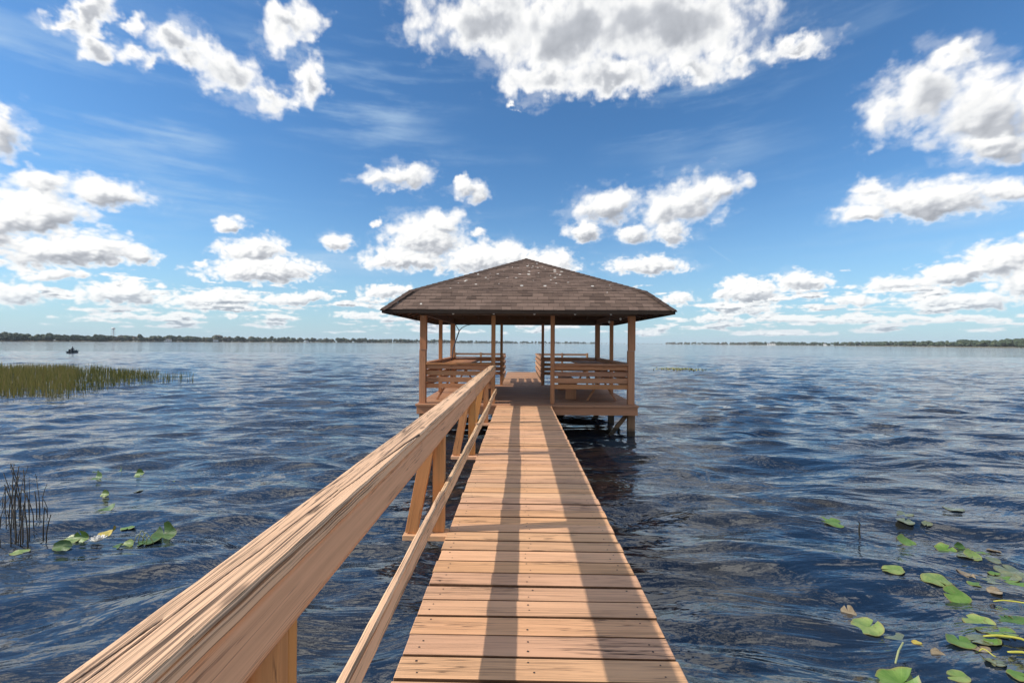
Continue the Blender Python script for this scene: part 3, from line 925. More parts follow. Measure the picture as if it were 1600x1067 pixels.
pad('lily_pad', 1494, 924, 42, 'green', 'round green lily pad tipped toward the viewer in the middle of the right patch', RG, curl=.3, cdir=1.5, tilt=.28, tdir=1.6)
pad('lily_pad', 1580, 888, 50, 'grey', 'dull grey green lily pad at the right edge behind the yellow stems', RG)
pad('lily_pad', 1592, 910, 40, 'green', 'green lily pad cut by the right edge just above the upper yellow stem', RG, tilt=.15)
pad('lily_pad', 1355, 973, 54, 'pale', 'pale yellow green lily pad with a rolled right side, alone near the bottom', RG, curl=.4, cdir=0, tilt=.12, tdir=0)
pad('lily_pad', 1410, 992, 58, 'grey', 'greyish drowned lily pad right of the pale rolled one', RG, lift=.003)
pad('lily_pad', 1432, 997, 16, 'yellow', 'tiny yellow brown leaf lying on the greyish drowned pad', RG, lift=.03)
pad('lily_pad', 1500, 1002, 54, 'green', 'long green lily pad slanting down to the right near the bottom', RG, curl=.3, cdir=2.4, tilt=.16, tdir=2.4, aspect=.7)
pad('lily_pad', 1528, 964, 48, 'pale', 'pale lily pad with a small fold above the lower yellow stems', RG, curl=.35, cdir=.3)
pad('lily_pad', 1560, 990, 56, 'green', 'broad green lily pad lying right under the longest yellow stem', RG)
pad('lily_pad', 1580, 965, 44, 'dark', 'dark green lily pad at the right edge between the yellow stems', RG, tilt=.1)
pad('lily_pad', 1407, 1062, 76, 'green', 'largest green lily pad with a rolled edge at the bottom of the right patch', RG, curl=.4, cdir=.2, tilt=.10, tdir=1)
pad('lily_pad', 1326, 949, 26, 'brown', 'small brown curled dead leaf floating left of the pale rolled pad', RG, curl=.5, cdir=1.0, tilt=.2, tdir=1.0)
pad('lily_pad', 1466, 1020, 24, 'brown', 'brown dead leaf floating below the greyish drowned pad', RG, curl=.5, cdir=1.3, tilt=.2, tdir=1.3)
pad('lily_pad', 1488, 794, 34, 'grey', 'faint drowned lily pad farthest back of the right patch', RG, lift=.003)
pad('lily_pad', 1590, 1060, 30, 'green', 'green lily pad in the bottom right corner', RG)

for i in range(34):
    px = 1600 - abs(random.gauss(0, 85)); py = random.uniform(868, 1064)
    if i < 6: px = random.uniform(1380, 1600); py = random.uniform(803, 870)
    pad('lily_pad', px, py, random.uniform(18, 40), random.choice(('grey', 'grey', 'green', 'pale', 'brown')),
        'half sunk small lily pad adrift among the larger pads at the right edge', RG, tilt=random.uniform(0, .12), tdir=random.uniform(0, 6.28),
        curl=random.choice((0, 0, .3)), cdir=random.uniform(0, 6.28), aspect=random.uniform(.6, 1), lift=random.uniform(-.006, .006))

# white flower
M_petal = plain('petal', (.78, .76, .70), .5, var=.08)
M_yel = plain('stamen', (.6, .4, .05), .5)
c = on_water(153, 852); c.z = water_z(c.x, c.y) + .01
fl = thing('water_lily_flower', 'white water lily flower open among the near left pads', 'flower', tuple(c))
for ring, (n, ln, up) in enumerate(((8, .085, .45), (7, .07, .85), (5, .05, 1.2))):
    for k in range(n):
        a = 2 * PI * (k + ring * .4) / n
        d = Vector((math.cos(a), math.sin(a), 0)); sd = Vector((-math.sin(a), math.cos(a), 0)); mb = MB()
        pr = None
        for i in range(6):
            f = i / 5; e = up * (.5 + .6 * f)
            p = c + d * (ln * f * math.cos(e)) + Vector((0, 0, ln * f * math.sin(e) + .005)); w = .022 * math.sin(PI * min(.96, .12 + f * .88)) + .001
            cur = (p - sd * w + Vector((0, 0, .006 * (w / .022))), p, p + sd * w + Vector((0, 0, .006 * (w / .022))))
            if pr:
                mb.face([pr[0], pr[1], cur[1], cur[0]]); mb.face([pr[1], pr[2], cur[2], cur[1]])
            pr = cur
        o = mb.build('petal', M_petal, fl, smooth=True)
        so = o.modifiers.new('thick', 'SOLIDIFY'); so.thickness = .002
mb = MB(); mb.ball(c + Vector((0, 0, .025)), .013, 8, 6); mb.build('stamens', M_yel, fl, smooth=True)

# yellow lily stalks at the right edge and thin sticks
M_stalk = plain('stalk', (.36, .35, .05), .5, var=.35)
M_stem = plain('pale_stem', (.33, .35, .16), .5)
SG = 'yellow stalks at the right edge'
for (p0, p1, lab, r0) in (((1536, 998), (1640, 1024), 'longest thick yellow lily stalk floating at the right edge', .008),
                          ((1574, 1022), (1650, 1042), 'lowest short yellow lily stalk at the right edge', .008),
                          ((1552, 931), (1630, 948), 'uppermost yellow green lily stalk at the right edge', .006),
                          ((1530, 1018), (1556, 1030), 'thin short yellow stalk left of the lowest thick one', .004)):
    a = on_water(*p0); b_ = on_water(*p1)
    mb = MB(); pts = []
    for k in range(9):
        f = k / 8; p = a.lerp(b_, f); p.z = water_z(p.x, p.y) + .012 + .02 * math.sin(PI * f); p.y += .02 * math.sin(PI * f); pts.append(p)
    mb.tube(pts, [r0 * .6] + [r0] * 8, 9)
    o = mb.build('lily_stalk', M_stalk, None, smooth=True); tag(o, lab, 'stalk', SG)
BG = 'bent pale stems left of the walkway'
for i, (p0, p1, hgt) in enumerate((((222, 848), (238, 846), .10), ((216, 848), (230, 845), .12), ((210, 847), (226, 843), .07), ((228, 850), (240, 849), .08))):
    a = on_water(*p0); b_ = on_water(*p1); mb = MB()
    mb.tube([a.lerp(b_, k / 6) + Vector((0, 0, .0 + hgt * math.sin(PI * (k / 6) ** .7))) for k in range(7)], .004, 6)
    o = mb.build('bent_stem', M_stem, None, smooth=True)
    tag(o, 'thin pale bent stem arching beside the large curled pad', 'stem', BG)
M_stick = plain('wet_stick', (.02, .02, .018), .5)
a = on_water(1343, 830); mb = MB(); mb.tube([a - Vector((0, 0, .1)), a + Vector((-.004, 0, .05)), a + Vector((.004, 0, .085)), a + Vector((-.02, 0, .12))], [.009, .009, .008, .003], 7)
tag(mb.build('stick', M_stick), 'short dark stick poking out of the water beside the lone oval pad', 'stick')
a = on_water(1399, 1038); mb = MB(); mb.tube([a + Vector((0, 0, .01)), on_water(1404, 1028) + Vector((0, 0, .05)), on_water(1411, 1017) + Vector((0, 0, .06))], [.005, .006, .005], 7)
tag(mb.build('floating_stem', M_stem), 'short pale stem floating just above the largest bottom pad', 'stem')

# ------------------------------------------------------------------ reeds
m_reed, t, b = material('reed'); M_reed = m_reed
r = rndnode(t)
c = t.ramp(r, [(0, (.11, .13, .03)), (.35, (.28, .26, .06)), (.65, (.40, .32, .10)), (.85, (.52, .40, .17)), (1, (.32, .18, .08))])
t.put(b.inputs['Base Color'], c); t.put(b.inputs['Roughness'], .65)
mb = MB()
lower = [(-500, 648), (-100, 629), (0, 623), (100, 621), (150, 612), (200, 603), (240, 599), (302, 596)]
upper = [(-500, 584), (0, 578), (100, 578), (200, 582), (270, 588), (302, 593)]


def lerp_tab(tab, x):
    if x <= tab[0][0]: return tab[0][1]
    for (a0, b0), (a1, b1) in zip(tab[:-1], tab[1:]):
        if x <= a1: return b0 + (b1 - b0) * (x - a0) / (a1 - a0)
    return tab[-1][1]


cnt = 0; tries = 0
while cnt < 15000 and tries < 200000:
    tries += 1
    Y = random.uniform(14, 40); X_ = random.uniform(-62, -11)
    # project on the flat water to test against the bed's outline on the lake
    v = ROT3.transposed() @ Vector((X_, Y, -CAM_Z))
    px = 800 + F_PX * v.x / -v.z; py = 533.5 - F_PX * v.y / -v.z
    if px < -420 or px > 304: continue
    lo, up_ = lerp_tab(lower, px), lerp_tab(upper, px)
    jit = 2.5 * mnoise.noise((X_ * .8, Y * .8, 0))
    if py > lo + jit or py < up_ + jit: continue
    dens = 1.0 if px < 110 else max(.36, 1 - (px - 110) / 240)
    cl = mnoise.noise((X_ * .7, Y * .5, 4.4))
    if px > 120: dens *= 1.0 if cl > -.10 else .35
    if py > lo - 5: dens *= .45
    if random.random() > dens: continue
    cnt += 1
    h = random.uniform(.36, .72) * (.8 + .4 * mnoise.noise((X_ * .4, Y * .4, 9)))
    if px > 120: h *= .85
    a = random.uniform(0, 6.28); lean = random.uniform(0, .10); wd = random.uniform(.005, .011) * (1 if px < 120 else 1.25)
    la = random.uniform(0, 6.28)
    z0 = -.06
    p0 = Vector((X_, Y, z0)); p1 = p0 + Vector((math.cos(la) * lean * .3, math.sin(la) * lean * .3, h * .55 + .06)); p2 = p0 + Vector((math.cos(la) * lean, math.sin(la) * lean, h + .06))
    sd = Vector((math.cos(a), math.sin(a), 0)); s2 = Vector((-math.sin(a), math.cos(a), 0))
    rn = min(1, max(0, random.gauss(.45 if px < 120 else .25, .22)))
    for s_d in (sd, s2):
        mb.face([p0 - s_d * wd, p0 + s_d * wd, p1 + s_d * wd * .8, p1 - s_d * wd * .8], None, 0, rn)
        mb.face([p1 - s_d * wd * .8, p1 + s_d * wd * .8, p2 + s_d * wd * .2, p2 - s_d * wd * .2], None, 0, rn)
tag(mb.build('reed_bed', M_reed), 'dense olive bed of reeds growing in the lake at left', 'reeds', None, 'stuff')

M_dreed = plain('dead_reed', (.045, .035, .024), .7, var=.4)
stems = []
for i in range(46):
    if i < 28: px, py = random.gauss(30, 24), random.uniform(800, 862)
    else: px, py = random.uniform(-40, 78), random.uniform(785, 850)
    stems.append((px, py))
for i, (px, py) in enumerate(stems):
    a = on_water(px, py); h = random.uniform(.22, .62) * (1.1 if 10 < px < 60 else .75); lean = random.uniform(-.10, .10); ly = random.uniform(-.06, .06)
    pts = [Vector((0, 0, -.25)), Vector((lean * .15, ly * .2, h * .35)), Vector((lean * .5, ly * .5, h * .7)), Vector((lean, ly, h))]
    kink = random.random() < .45
    if kink:
        ka = random.choice((-1, 1)); pts.append(pts[-1] + Vector((ka * random.uniform(.02, .06), 0, random.uniform(-.12, .03))))
    mb = MB(); rr = random.uniform(.0025, .006)
    mb.tube(pts, [rr * 1.2, rr, rr * .9, rr * .8] + ([rr * .5] if kink else []), 6)
    o = mb.build('reed_stem', M_dreed, None, smooth=True); o.location = a
    tag(o, 'thin dark dead reed stem in the sparse stand at the left edge', 'reed', 'sparse reed stems at the left edge')

# floating weed far right of the pavilion
mb = MB()
for i in range(420):
    px = random.gauss(1060, 19) if random.random() < .9 else random.uniform(1018, 1103)
    py = 577.3 + random.gauss(0, 1.0) + (px - 1060) * .02
    a = on_water(px, py); h = random.uniform(.02, .13); s = random.uniform(.04, .11); an = random.uniform(0, 6.28)
    d = Vector((math.cos(an), math.sin(an), 0)) * s; e = Vector((-d.y, d.x, 0)) * .6
    mb.face([a - d, a + e + Vector((0, 0, h * .4)), a + d + Vector((0, 0, h)), a - e + Vector((0, 0, h * .5))], None, 0, random.random() * .5)
tag(mb.build('floating_weed', M_reed), 'small dark patch of floating weed right of the pavilion', 'weed', None, 'stuff')

# ------------------------------------------------------------------ far shores
def shore_at(tab, px):
    d = math.exp(lerp_tab([(a, math.log(b_)) for a, b_ in tab], px))
    r_ = ray(px, 533.5); r_.z = 0; r_.normalize()
    return r_ * d, r_


m_wood, t, b = material('far_trees'); M_trees = m_wood
r = rndnode(t); o_ = objnode(t)
c = t.ramp(r, [(0, (.035, .060, .030)), (.4, (.06, .085, .035)), (.7, (.10, .105, .05)), (.9, (.16, .12, .08)), (1, (.22, .17, .12))])
c = t.mix(t.smooth(t.noise(o_, .35, 4, .65), .35, .7), c, (.025, .035, .018))
t.put(b.inputs['Base Color'], c); t.put(b.inputs['Roughness'], .85)
M_land = plain('shore_land', (.16, .14, .08), .9, var=.4, scale=.03)


def far_shore(tab, name, label, hfun, rfun, n):
    strip = MB(); x0, x1 = tab[0][0], tab[-1][0]
    prev = None
    for i in range(61):
        px = x0 + (x1 - x0) * i / 60
        p, d = shore_at(tab, px)
        q = [p + Vector((0, 0, -.5)), p + d * 4 + Vector((0, 0, .7)), p + d * 260 + Vector((0, 0, 2.0))]
        if prev:
            for k in range(2): strip.face([prev[k], q[k], q[k + 1], prev[k + 1]])
        prev = q
    tag(strip.build('shore', M_land), None, None, None, 'structure')
    mb = MB()
    for i in range(n):
        px = random.uniform(x0, x1)
        p, d = shore_at(tab, px)
        back = random.random() ** 1.6 * 160 + 5
        c0 = p + d * back
        h = .88 * hfun(px) * random.uniform(.55, 1.15) * (1 + .25 * mnoise.noise((px * .03, 1.1, 0)) + .15 * mnoise.noise((px * .11, 3.1, 0)))
        rn = min(1, max(0, rfun(px) + random.gauss(0, .2)))
        mb.tube([c0, c0 + Vector((0, 0, h * .5))], [.3, .2], 5, 0, .95)
        for k in range(random.randint(3, 5)):
            cc = c0 + Vector((random.gauss(0, h * .18), random.gauss(0, h * .18), h * random.uniform(.35, .80)))
            rad = h * random.uniform(.16, .30)
            bI = len(mb.v)
            mb.ball(cc, rad, 7, 5, 0, min(1, max(0, rn + random.gauss(0, .12))), sx=1.15, sy=1.15, sz=random.uniform(.7, 1.1))
            for j in range(bI, len(mb.v)):
                v = Vector(mb.v[j]); v += (v - cc) * random.uniform(-.25, .3); mb.v[j] = tuple(v)
    o = mb.build(name, M_trees); tag(o, label, 'woods', None, 'stuff')


LT = [(-420, 620), (-100, 800), (0, 880), (200, 1050), (400, 1180), (640, 1450), (760, 2000), (935, 2700)]
RT = [(1040, 2700), (1120, 2300), (1200, 1900), (1400, 1250), (1600, 930), (2000, 700)]
far_shore(LT, 'far_woodland', 'low green and brown woods along the far left shore',
          lambda x: 11.5 if x < 150 else (13.5 if x < 640 else 13), lambda x: .15 if x < 180 else (.55 if x < 700 else .3), 1500)
far_shore(RT, 'far_woodland', 'dark low woods along the far right shore rising toward the edge',
          lambda x: 14 - min(1, max(0, (x - 1150) / 250)) * 3 + max(0, (x - 1350)) / 250 * 2.5, lambda x: .12 if x > 1190 else .6, 1100)

M_white = plain('white_siding', (.75, .74, .70), .6, var=.05)
M_roofg = plain('grey_roofing', (.16, .15, .15), .8)
M_glass = plain('window_dark', (.03, .04, .05), .2)


def house(tab, px, w, d, h, label, back=6):
    p, dr = shore_at(tab, px); p = p + dr * back
    e = thing('house', label, 'house', tuple(p + Vector((0, 0, .7))), 'houses on the far shore')
    sd = Vector((dr.y, -dr.x, 0)); up = Vector((0, 0, 1)); b0 = p + up * .7
    mb = MB(); mb.obox(b0 + up * h / 2, (sd, dr, up), (w / 2, d / 2, h / 2)); mb.build('wall', M_white, e)
    mb = MB(); o = .5
    A = [b0 + sd * sx * (w / 2 + o) + dr * sy * (d / 2 + o) + up * h for sx, sy in ((-1, -1), (1, -1), (1, 1), (-1, 1))]
    r0, r1 = b0 - sd * (w / 2 + o) + up * (h + d * .3), b0 + sd * (w / 2 + o) + up * (h + d * .3)
    mb.face([A[0], A[1], r1, r0]); mb.face([A[2], A[3], r0, r1]); mb.face([A[1], A[2], r1]); mb.face([A[3], A[0], r0]); mb.face([A[3], A[2], A[1], A[0]])
    mb.build('roof', M_roofg, e)
    for k in (-1, 0, 1):
        mb = MB(); mb.obox(b0 + sd * k * w * .3 - dr * (d / 2 + .02) + up * h * .55, (sd, dr, up), (w * .06, .03, h * .2)); mb.build('window', M_glass, e)


house(LT, 262, 12, 7, 3.5, 'small white house on the far left shore below the browner trees')
house(LT, 337, 9, 6, 4, 'narrow white house on the far left shore near the middle of the woods')
house(LT, 480, 8, 6, 3.5, 'small pale house among the brown trees left of the pavilion')
house(LT, 801, 14, 8, 4, 'pale house on the far shore seen through the pavilion')
house(RT, 1205, 26, 9, 4.5, 'long white building at the waterline of the right shore')
house(RT, 1290, 10, 7, 4, 'small white house in the dark right hand woods')
# water tower
p, dr = shore_at(LT, 177); p = p + dr * 330
wt = thing('water_tower', 'pale water tower rising above the far left woods', 'water tower', tuple(p))
mb = MB(); mb.ball(p + Vector((0, 0, 29)), 3.6, 14, 8, sz=.75); mb.build('tank', M_white, wt, smooth=True)
for k in range(4):
    a = k * PI / 2 + .5; mb = MB(); mb.tube([p + Vector((3.4 * math.cos(a), 3.4 * math.sin(a), 0)), p + Vector((2.4 * math.cos(a), 2.4 * math.sin(a), 28))], .35, 6); mb.build('leg', M_white, wt)
mb = MB(); mb.tube([p, p + Vector((0, 0, 27))], .8, 8); mb.build('riser', M_white, wt)
# far low bridge in the gap between the shores
M_conc = plain('concrete', (.35, .34, .32), .8)
pa, _ = shore_at([(930, 2900), (1060, 2900)], 930); pb, _ = shore_at([(930, 2900), (1060, 2900)], 1060)
br_ = thing('bridge', 'faint low bridge on piers on the horizon right of the pavilion', 'bridge', tuple((pa + pb) / 2))
mb = MB(); mb.bar(pa + Vector((0, 0, 5)), pb + Vector((0, 0, 5)), 8, 1.2); mb.build('deck', M_conc, br_)
for k in range(18):
    p = pa.lerp(pb, (k + .5) / 18); mb = MB(); mb.box(p.x - 2, p.x + 2, p.y - 3, p.y + 3, -1, 4.4); mb.build('pier', M_conc, br_)

# ------------------------------------------------------------------ boat with a person
bp = on_water(115, 551.5)
head = R(112)
M_hull = plain('boat_hull', (.035, .05, .06), .4, var=.2)
M_jacket = plain('dark_jacket', (.03, .035, .045), .8)
M_skin = plain('skin', (.35, .2, .14), .6)
boat = thing('motorboat', 'small dark motorboat out on the water beyond the reeds', 'boat', tuple(bp))
boat.rotation_euler = (0, 0, head - PI / 2)
mb = MB(); secs = []
for i in range(9):
    f = i / 8; yv = -1.35 + 2.9 * f; w = .62 * (1 - max(0, f - .45) ** 2 * 2.9) + .02; zk = -.12 + .30 * max(0, f - .6) ** 1.5 * 2; zt = .36 + .24 * f * f
    secs.append([Vector((-w, yv, zt)), Vector((-w * .82, yv, .06 + zk * .6)), Vector((0, yv, zk)), Vector((w * .82, yv, .06 + zk * .6)), Vector((w, yv, zt)),
                 Vector((w - .06, yv, zt)), Vector((w * .72, yv, .12 + zk * .5)), Vector((-w * .72, yv, .12 + zk * .5)), Vector((-w + .06, yv, zt))])
for a_, b_ in zip(secs[:-1], secs[1:]):
    for k in range(9):
        k2 = (k + 1) % 9; mb.face([bp + a_[k], bp + a_[k2], bp + b_[k2], bp + b_[k]])
mb.face([bp + v for v in secs[0]]); mb.face([bp + v for v in reversed(secs[-1])])
mb.build('hull', M_hull, boat)
mb = MB(); mb.box(bp.x - .5, bp.x + .5, bp.y - .65, bp.y - .30, bp.z + .30, bp.z + .36); mb.build('seat', M_hull, boat)
mb = MB(); mb.box(bp.x - .14, bp.x + .14, bp.y - 1.62, bp.y - 1.30, bp.z + .38, bp.z + .78); mb.box(bp.x - .06, bp.x + .06, bp.y - 1.55, bp.y - 1.42, bp.z - .3, bp.z + .38); mb.build('outboard_motor', M_wire, boat, bevel=.04)
boat.scale = (.82, .82, .82)
# seated person grown from a skeleton
J = [((0, 0, .46), .15), ((0, .03, .70), .15), ((0, .05, .92), .165), ((0, .07, 1.03), .06), ((0, .09, 1.10), .075), ((0, .10, 1.20), .095), ((0, .09, 1.27), .07),
     ((-.19, .06, .93), .07), ((-.25, .18, .70), .05), ((-.16, .38, .66), .04), ((-.12, .46, .65), .035),
     ((.19, .06, .93), .07), ((.25, .18, .70), .05), ((.16, .38, .66), .04), ((.12, .46, .65), .035),
     ((-.11, .08, .46), .10), ((-.15, .45, .50), .075), ((-.15, .50, .16), .055), ((-.15, .62, .12), .045),
     ((.11, .08, .46), .10), ((.15, .45, .50), .075), ((.15, .50, .16), .055), ((.15, .62, .12), .045)]
E = [(0, 1), (1, 2), (2, 3), (3, 4), (4, 5), (5, 6), (2, 7), (7, 8), (8, 9), (9, 10), (2, 11), (11, 12), (12, 13), (13, 14), (0, 15), (15, 16), (16, 17), (17, 18), (0, 19), (19, 20), (20, 21), (21, 22)]
me_p = bpy.data.meshes.new('person'); me_p.from_pydata([j[0] for j in J], E, []); me_p.materials.append(M_jacket)
pers = bpy.data.objects.new('person', me_p); COL.objects.link(pers)
sk = pers.modifiers.new('skin', 'SKIN'); sk.use_smooth_shade = True
for i, j in enumerate(J): me_p.skin_vertices[0].data[i].radius = (j[1], j[1] * .85)
me_p.skin_vertices[0].data[0].use_root = True
ss = pers.modifiers.new('subd', 'SUBSURF'); ss.levels = 1; ss.render_levels = 2
rz = head - PI / 2
off = Matrix.Rotation(rz, 3, 'Z') @ Vector((0, -.50, -.02))
pers.scale = (.82, .82, .82); off = off * .82
pers.location = bp + off; pers.rotation_euler = (0, 0, rz)
tag(pers, 'person in dark clothes sitting in the small motorboat', 'person')
mb = MB(); mb.ball((0, .10, 1.235), .105, 12, 8, sz=.75); cap_o = mb.build('cap', M_wire, None, smooth=True); cap_o.parent = pers

# ------------------------------------------------------------------ moist air over the lake
mb = MB(); mb.box(-12500, 12500, -60, 4700, -4, 45)
m_h = bpy.data.materials.new('moist_air'); m_h.use_nodes = True
m_h.node_tree.nodes.clear(); th = NT(m_h.node_tree)
pv = th.new('ShaderNodeVolumePrincipled'); pv.inputs['Color'].default_value = (.80, .88, 1.0, 1); pv.inputs['Density'].default_value = HAZE
oo = th.new('ShaderNodeOutputMaterial'); th.l.new(pv.outputs[0], oo.inputs['Volume'])
tag(mb.build('haze', m_h), None, None, None, 'stuff')

# ------------------------------------------------------------------ light and sky
SUN_EL, = (R(36.5),)
sdir = Vector((-1.0, -.16, .735)).normalized()
sun_d = bpy.data.lights.new('sun', 'SUN'); sun_d.energy = 3.4; sun_d.angle = R(.6); sun_d.color = (1.0, .92, .80)
sun = bpy.data.objects.new('sun', sun_d); COL.objects.link(sun)
sun.rotation_euler = sdir.to_track_quat('Z', 'Y').to_euler(); sun.location = (-20, -5, 20)

W = bpy.data.worlds.new('World'); SC.world = W; W.use_nodes = True
W.node_tree.nodes.clear()
t = NT(W.node_tree)
SKY_S = .13
CLOUD_L = 5.9; SKY_SAT = 1.06; SKY_TINT = (.42, .64, .78); HORIZ = (2.55, 3.45, 4.1); VEILC = (2.9, 3.8, 4.7)
sky = t.new('ShaderNodeTexSky', sky_type='NISHITA')
sky.sun_disc = False; sky.sun_elevation = SUN_EL; sky.sun_rotation = math.atan2(sdir.x, sdir.y)
sky.altitude = 0; sky.air_density = 1.0; sky.dust_density = .4; sky.ozone_density = 2.5

# cloud density as a node group, in (azimuth, elevation) of the view of the sky
CL = [  # px, py, rx, ry, rotation deg, strength
    (760, 40, 120, 72, 0, 1), (900, 50, 190, 105, 0, 1.1), (1050, 40, 150, 100, 0, 1.1), (850, 128, 80, 42, 0, 1), (960, 120, 120, 42, 0, .95), (1080, 110, 80, 40, 0, .9), (1245, 78, 74, 28, -10, .85), (1150, 100, 60, 40, 0, .7), (940, -60, 260, 120, 0, 1.1),
    (808, 165, 16, 9, 0, .6),
    (1450, 150, 105, 70, -30, 1), (1545, 175, 120, 75, -10, 1.05), (1500, 88, 70, 32, -25, .85), (1550, 232, 100, 36, -5, .9), (1640, 160, 90, 90, 0, 1),
    (1350, 335, 70, 22, -8, .9), (1450, 312, 140, 38, -4, 1), (1560, 300, 90, 24, 0, .9), (1360, 292, 48, 20, 0, .8),
    (1570, 405, 110, 38, -14, 1), (1490, 430, 80, 24, -8, .95), (1400, 448, 90, 16, -3, .85), (1500, 472, 130, 20, 0, .85), (1630, 440, 100, 50, 0, 1),
    (1172, 456, 56, 28, 0, 1), (1252, 442, 52, 21, 0, 1), (1170, 482, 80, 12, 0, .7), (1130, 462, 26, 14, 0, .7),
    (950, 325, 70, 34, 0, 1), (1070, 320, 76, 48, -15, .97), (1110, 296, 60, 28, -20, .9), (912, 362, 34, 20, 0, .9), (1010, 415, 90, 22, 0, .85), (985, 366, 46, 20, 0, .85), (1050, 362, 44, 28, 0, .82),
    (668, 372, 70, 46, 0, 1), (690, 348, 40, 28, 0, 1), (640, 405, 80, 26, 0, .95), (770, 408, 120, 32, 0, 1), (745, 368, 16, 13, 0, .6), (860, 415, 60, 30, 0, .9),
    (620, 277, 70, 24, -4, .95), (735, 303, 36, 24, 0, .85), (722, 284, 18, 13, 0, .8), (527, 380, 32, 18, 5, .9), (600, 455, 50, 17, 0, .9), (592, 348, 14, 11, 0, .55),
    (392, 393, 62, 28, -5, 1), (415, 425, 104, 24, 0, 1), (360, 352, 36, 17, -6, .95), (195, 458, 76, 24, 0, .95), (340, 470, 90, 20, 0, .95), (465, 466, 72, 14, -4, .9), (310, 410, 18, 10, 0, .55),
    (50, 335, 110, 46, 0, 1.05), (170, 306, 82, 30, 5, 1), (62, 288, 48, 24, 0, .95), (110, 392, 140, 36, 0, 1), (215, 398, 42, 24, 0, .9), (25, 460, 60, 26, 0, .95), (90, 430, 80, 14, 0, .8), (-60, 350, 120, 70, 0, 1),
    (2, 208, 52, 50, 0, 1.05), (20, 185, 34, 24, 20, .8),
    (140, 22, 62, 27, -20, .95), (92, 30, 44, 17, 0, .8), (150, 73, 42, 27, 10, .88), (275, 58, 58, 36, 0, .85), (225, 85, 54, 26, 0, .85), (360, 122, 92, 44, 28, 1), (290, 88, 60, 30, 15, .8), (420, 152, 66, 24, 12, .85), (455, 48, 56, 46, -20, .92), (484, 132, 30, 52, 10, .88), (210, 40, 40, 20, 0, .55),
    (560, 492, 60, 9, 0, .7), (700, 470, 100, 12, 0, .6), (1250, 500, 220, 9, 0, .7), (1480, 500, 160, 8, 0, .75), (250, 495, 200, 8, 0, .6), (1060, 468, 40, 16, 0, .7), (1330, 470, 60, 12, 0, .7), (1120, 498, 60, 10, 0, .7),
]


def azel(px, py):
    d = ray(px, py); return math.atan2(d.x, d.y), math.asin(d.z)



# The cloud field: computed here on an (azimuth, elevation) grid over the front of the sky,
# then shaded by the world's nodes. Channels: coverage, light, veil.
AZ0, AZ1, EL0, EL1 = -1.12, 1.12, -.01, .86
CW, CH = 2300, 900
gaz = AZ0 + (np.arange(CW) + .5) / CW * (AZ1 - AZ0)
gel = EL0 + (np.arange(CH) + .5) / CH * (EL1 - EL0)
GX, GY = np.meshgrid(gaz.astype(np.float32), gel.astype(np.float32))
_perm = np.random.default_rng(5).permutation(512).astype(np.int32)
_ga = np.random.default_rng(6).uniform(0, 2 * np.pi, 512)
_gx, _gy = np.cos(_ga).astype(np.float32), np.sin(_ga).astype(np.float32)


def perlin(x, y):
    xi = np.floor(x).astype(np.int32); yi = np.floor(y).astype(np.int32)
    xf = (x - xi).astype(np.float32); yf = (y - yi).astype(np.float32)
    u = xf * xf * xf * (xf * (xf * 6 - 15) + 10); v = yf * yf * yf * (yf * (yf * 6 - 15) + 10)

    def gr(ix, iy, dx, dy):
        h = _perm[(_perm[ix & 511] + iy) & 511]
        return _gx[h] * dx + _gy[h] * dy
    n00 = gr(xi, yi, xf, yf); n10 = gr(xi + 1, yi, xf - 1, yf)
    n01 = gr(xi, yi + 1, xf, yf - 1); n11 = gr(xi + 1, yi + 1, xf - 1, yf - 1)
    a_ = n00 + u * (n10 - n00); b_ = n01 + u * (n11 - n01)
    return (a_ + v * (b_ - a_)) * 1.5


def fbm(x, y, sc, octv, gain=.5, lac=2.03, ab=False):
    tot = np.zeros_like(x); am = 1.0; norm = 0
    for o in range(octv):
        n = perlin(x * sc + 17.3 * o, y * sc - 9.1 * o)
        tot += am * (np.abs(n) if ab else n); norm += am
        am *= gain; sc *= lac
    return tot / norm


def sstep(x, a_, b_):
    q = np.clip((x - a_) / (b_ - a_), 0, 1); return q * q * (3 - 2 * q)


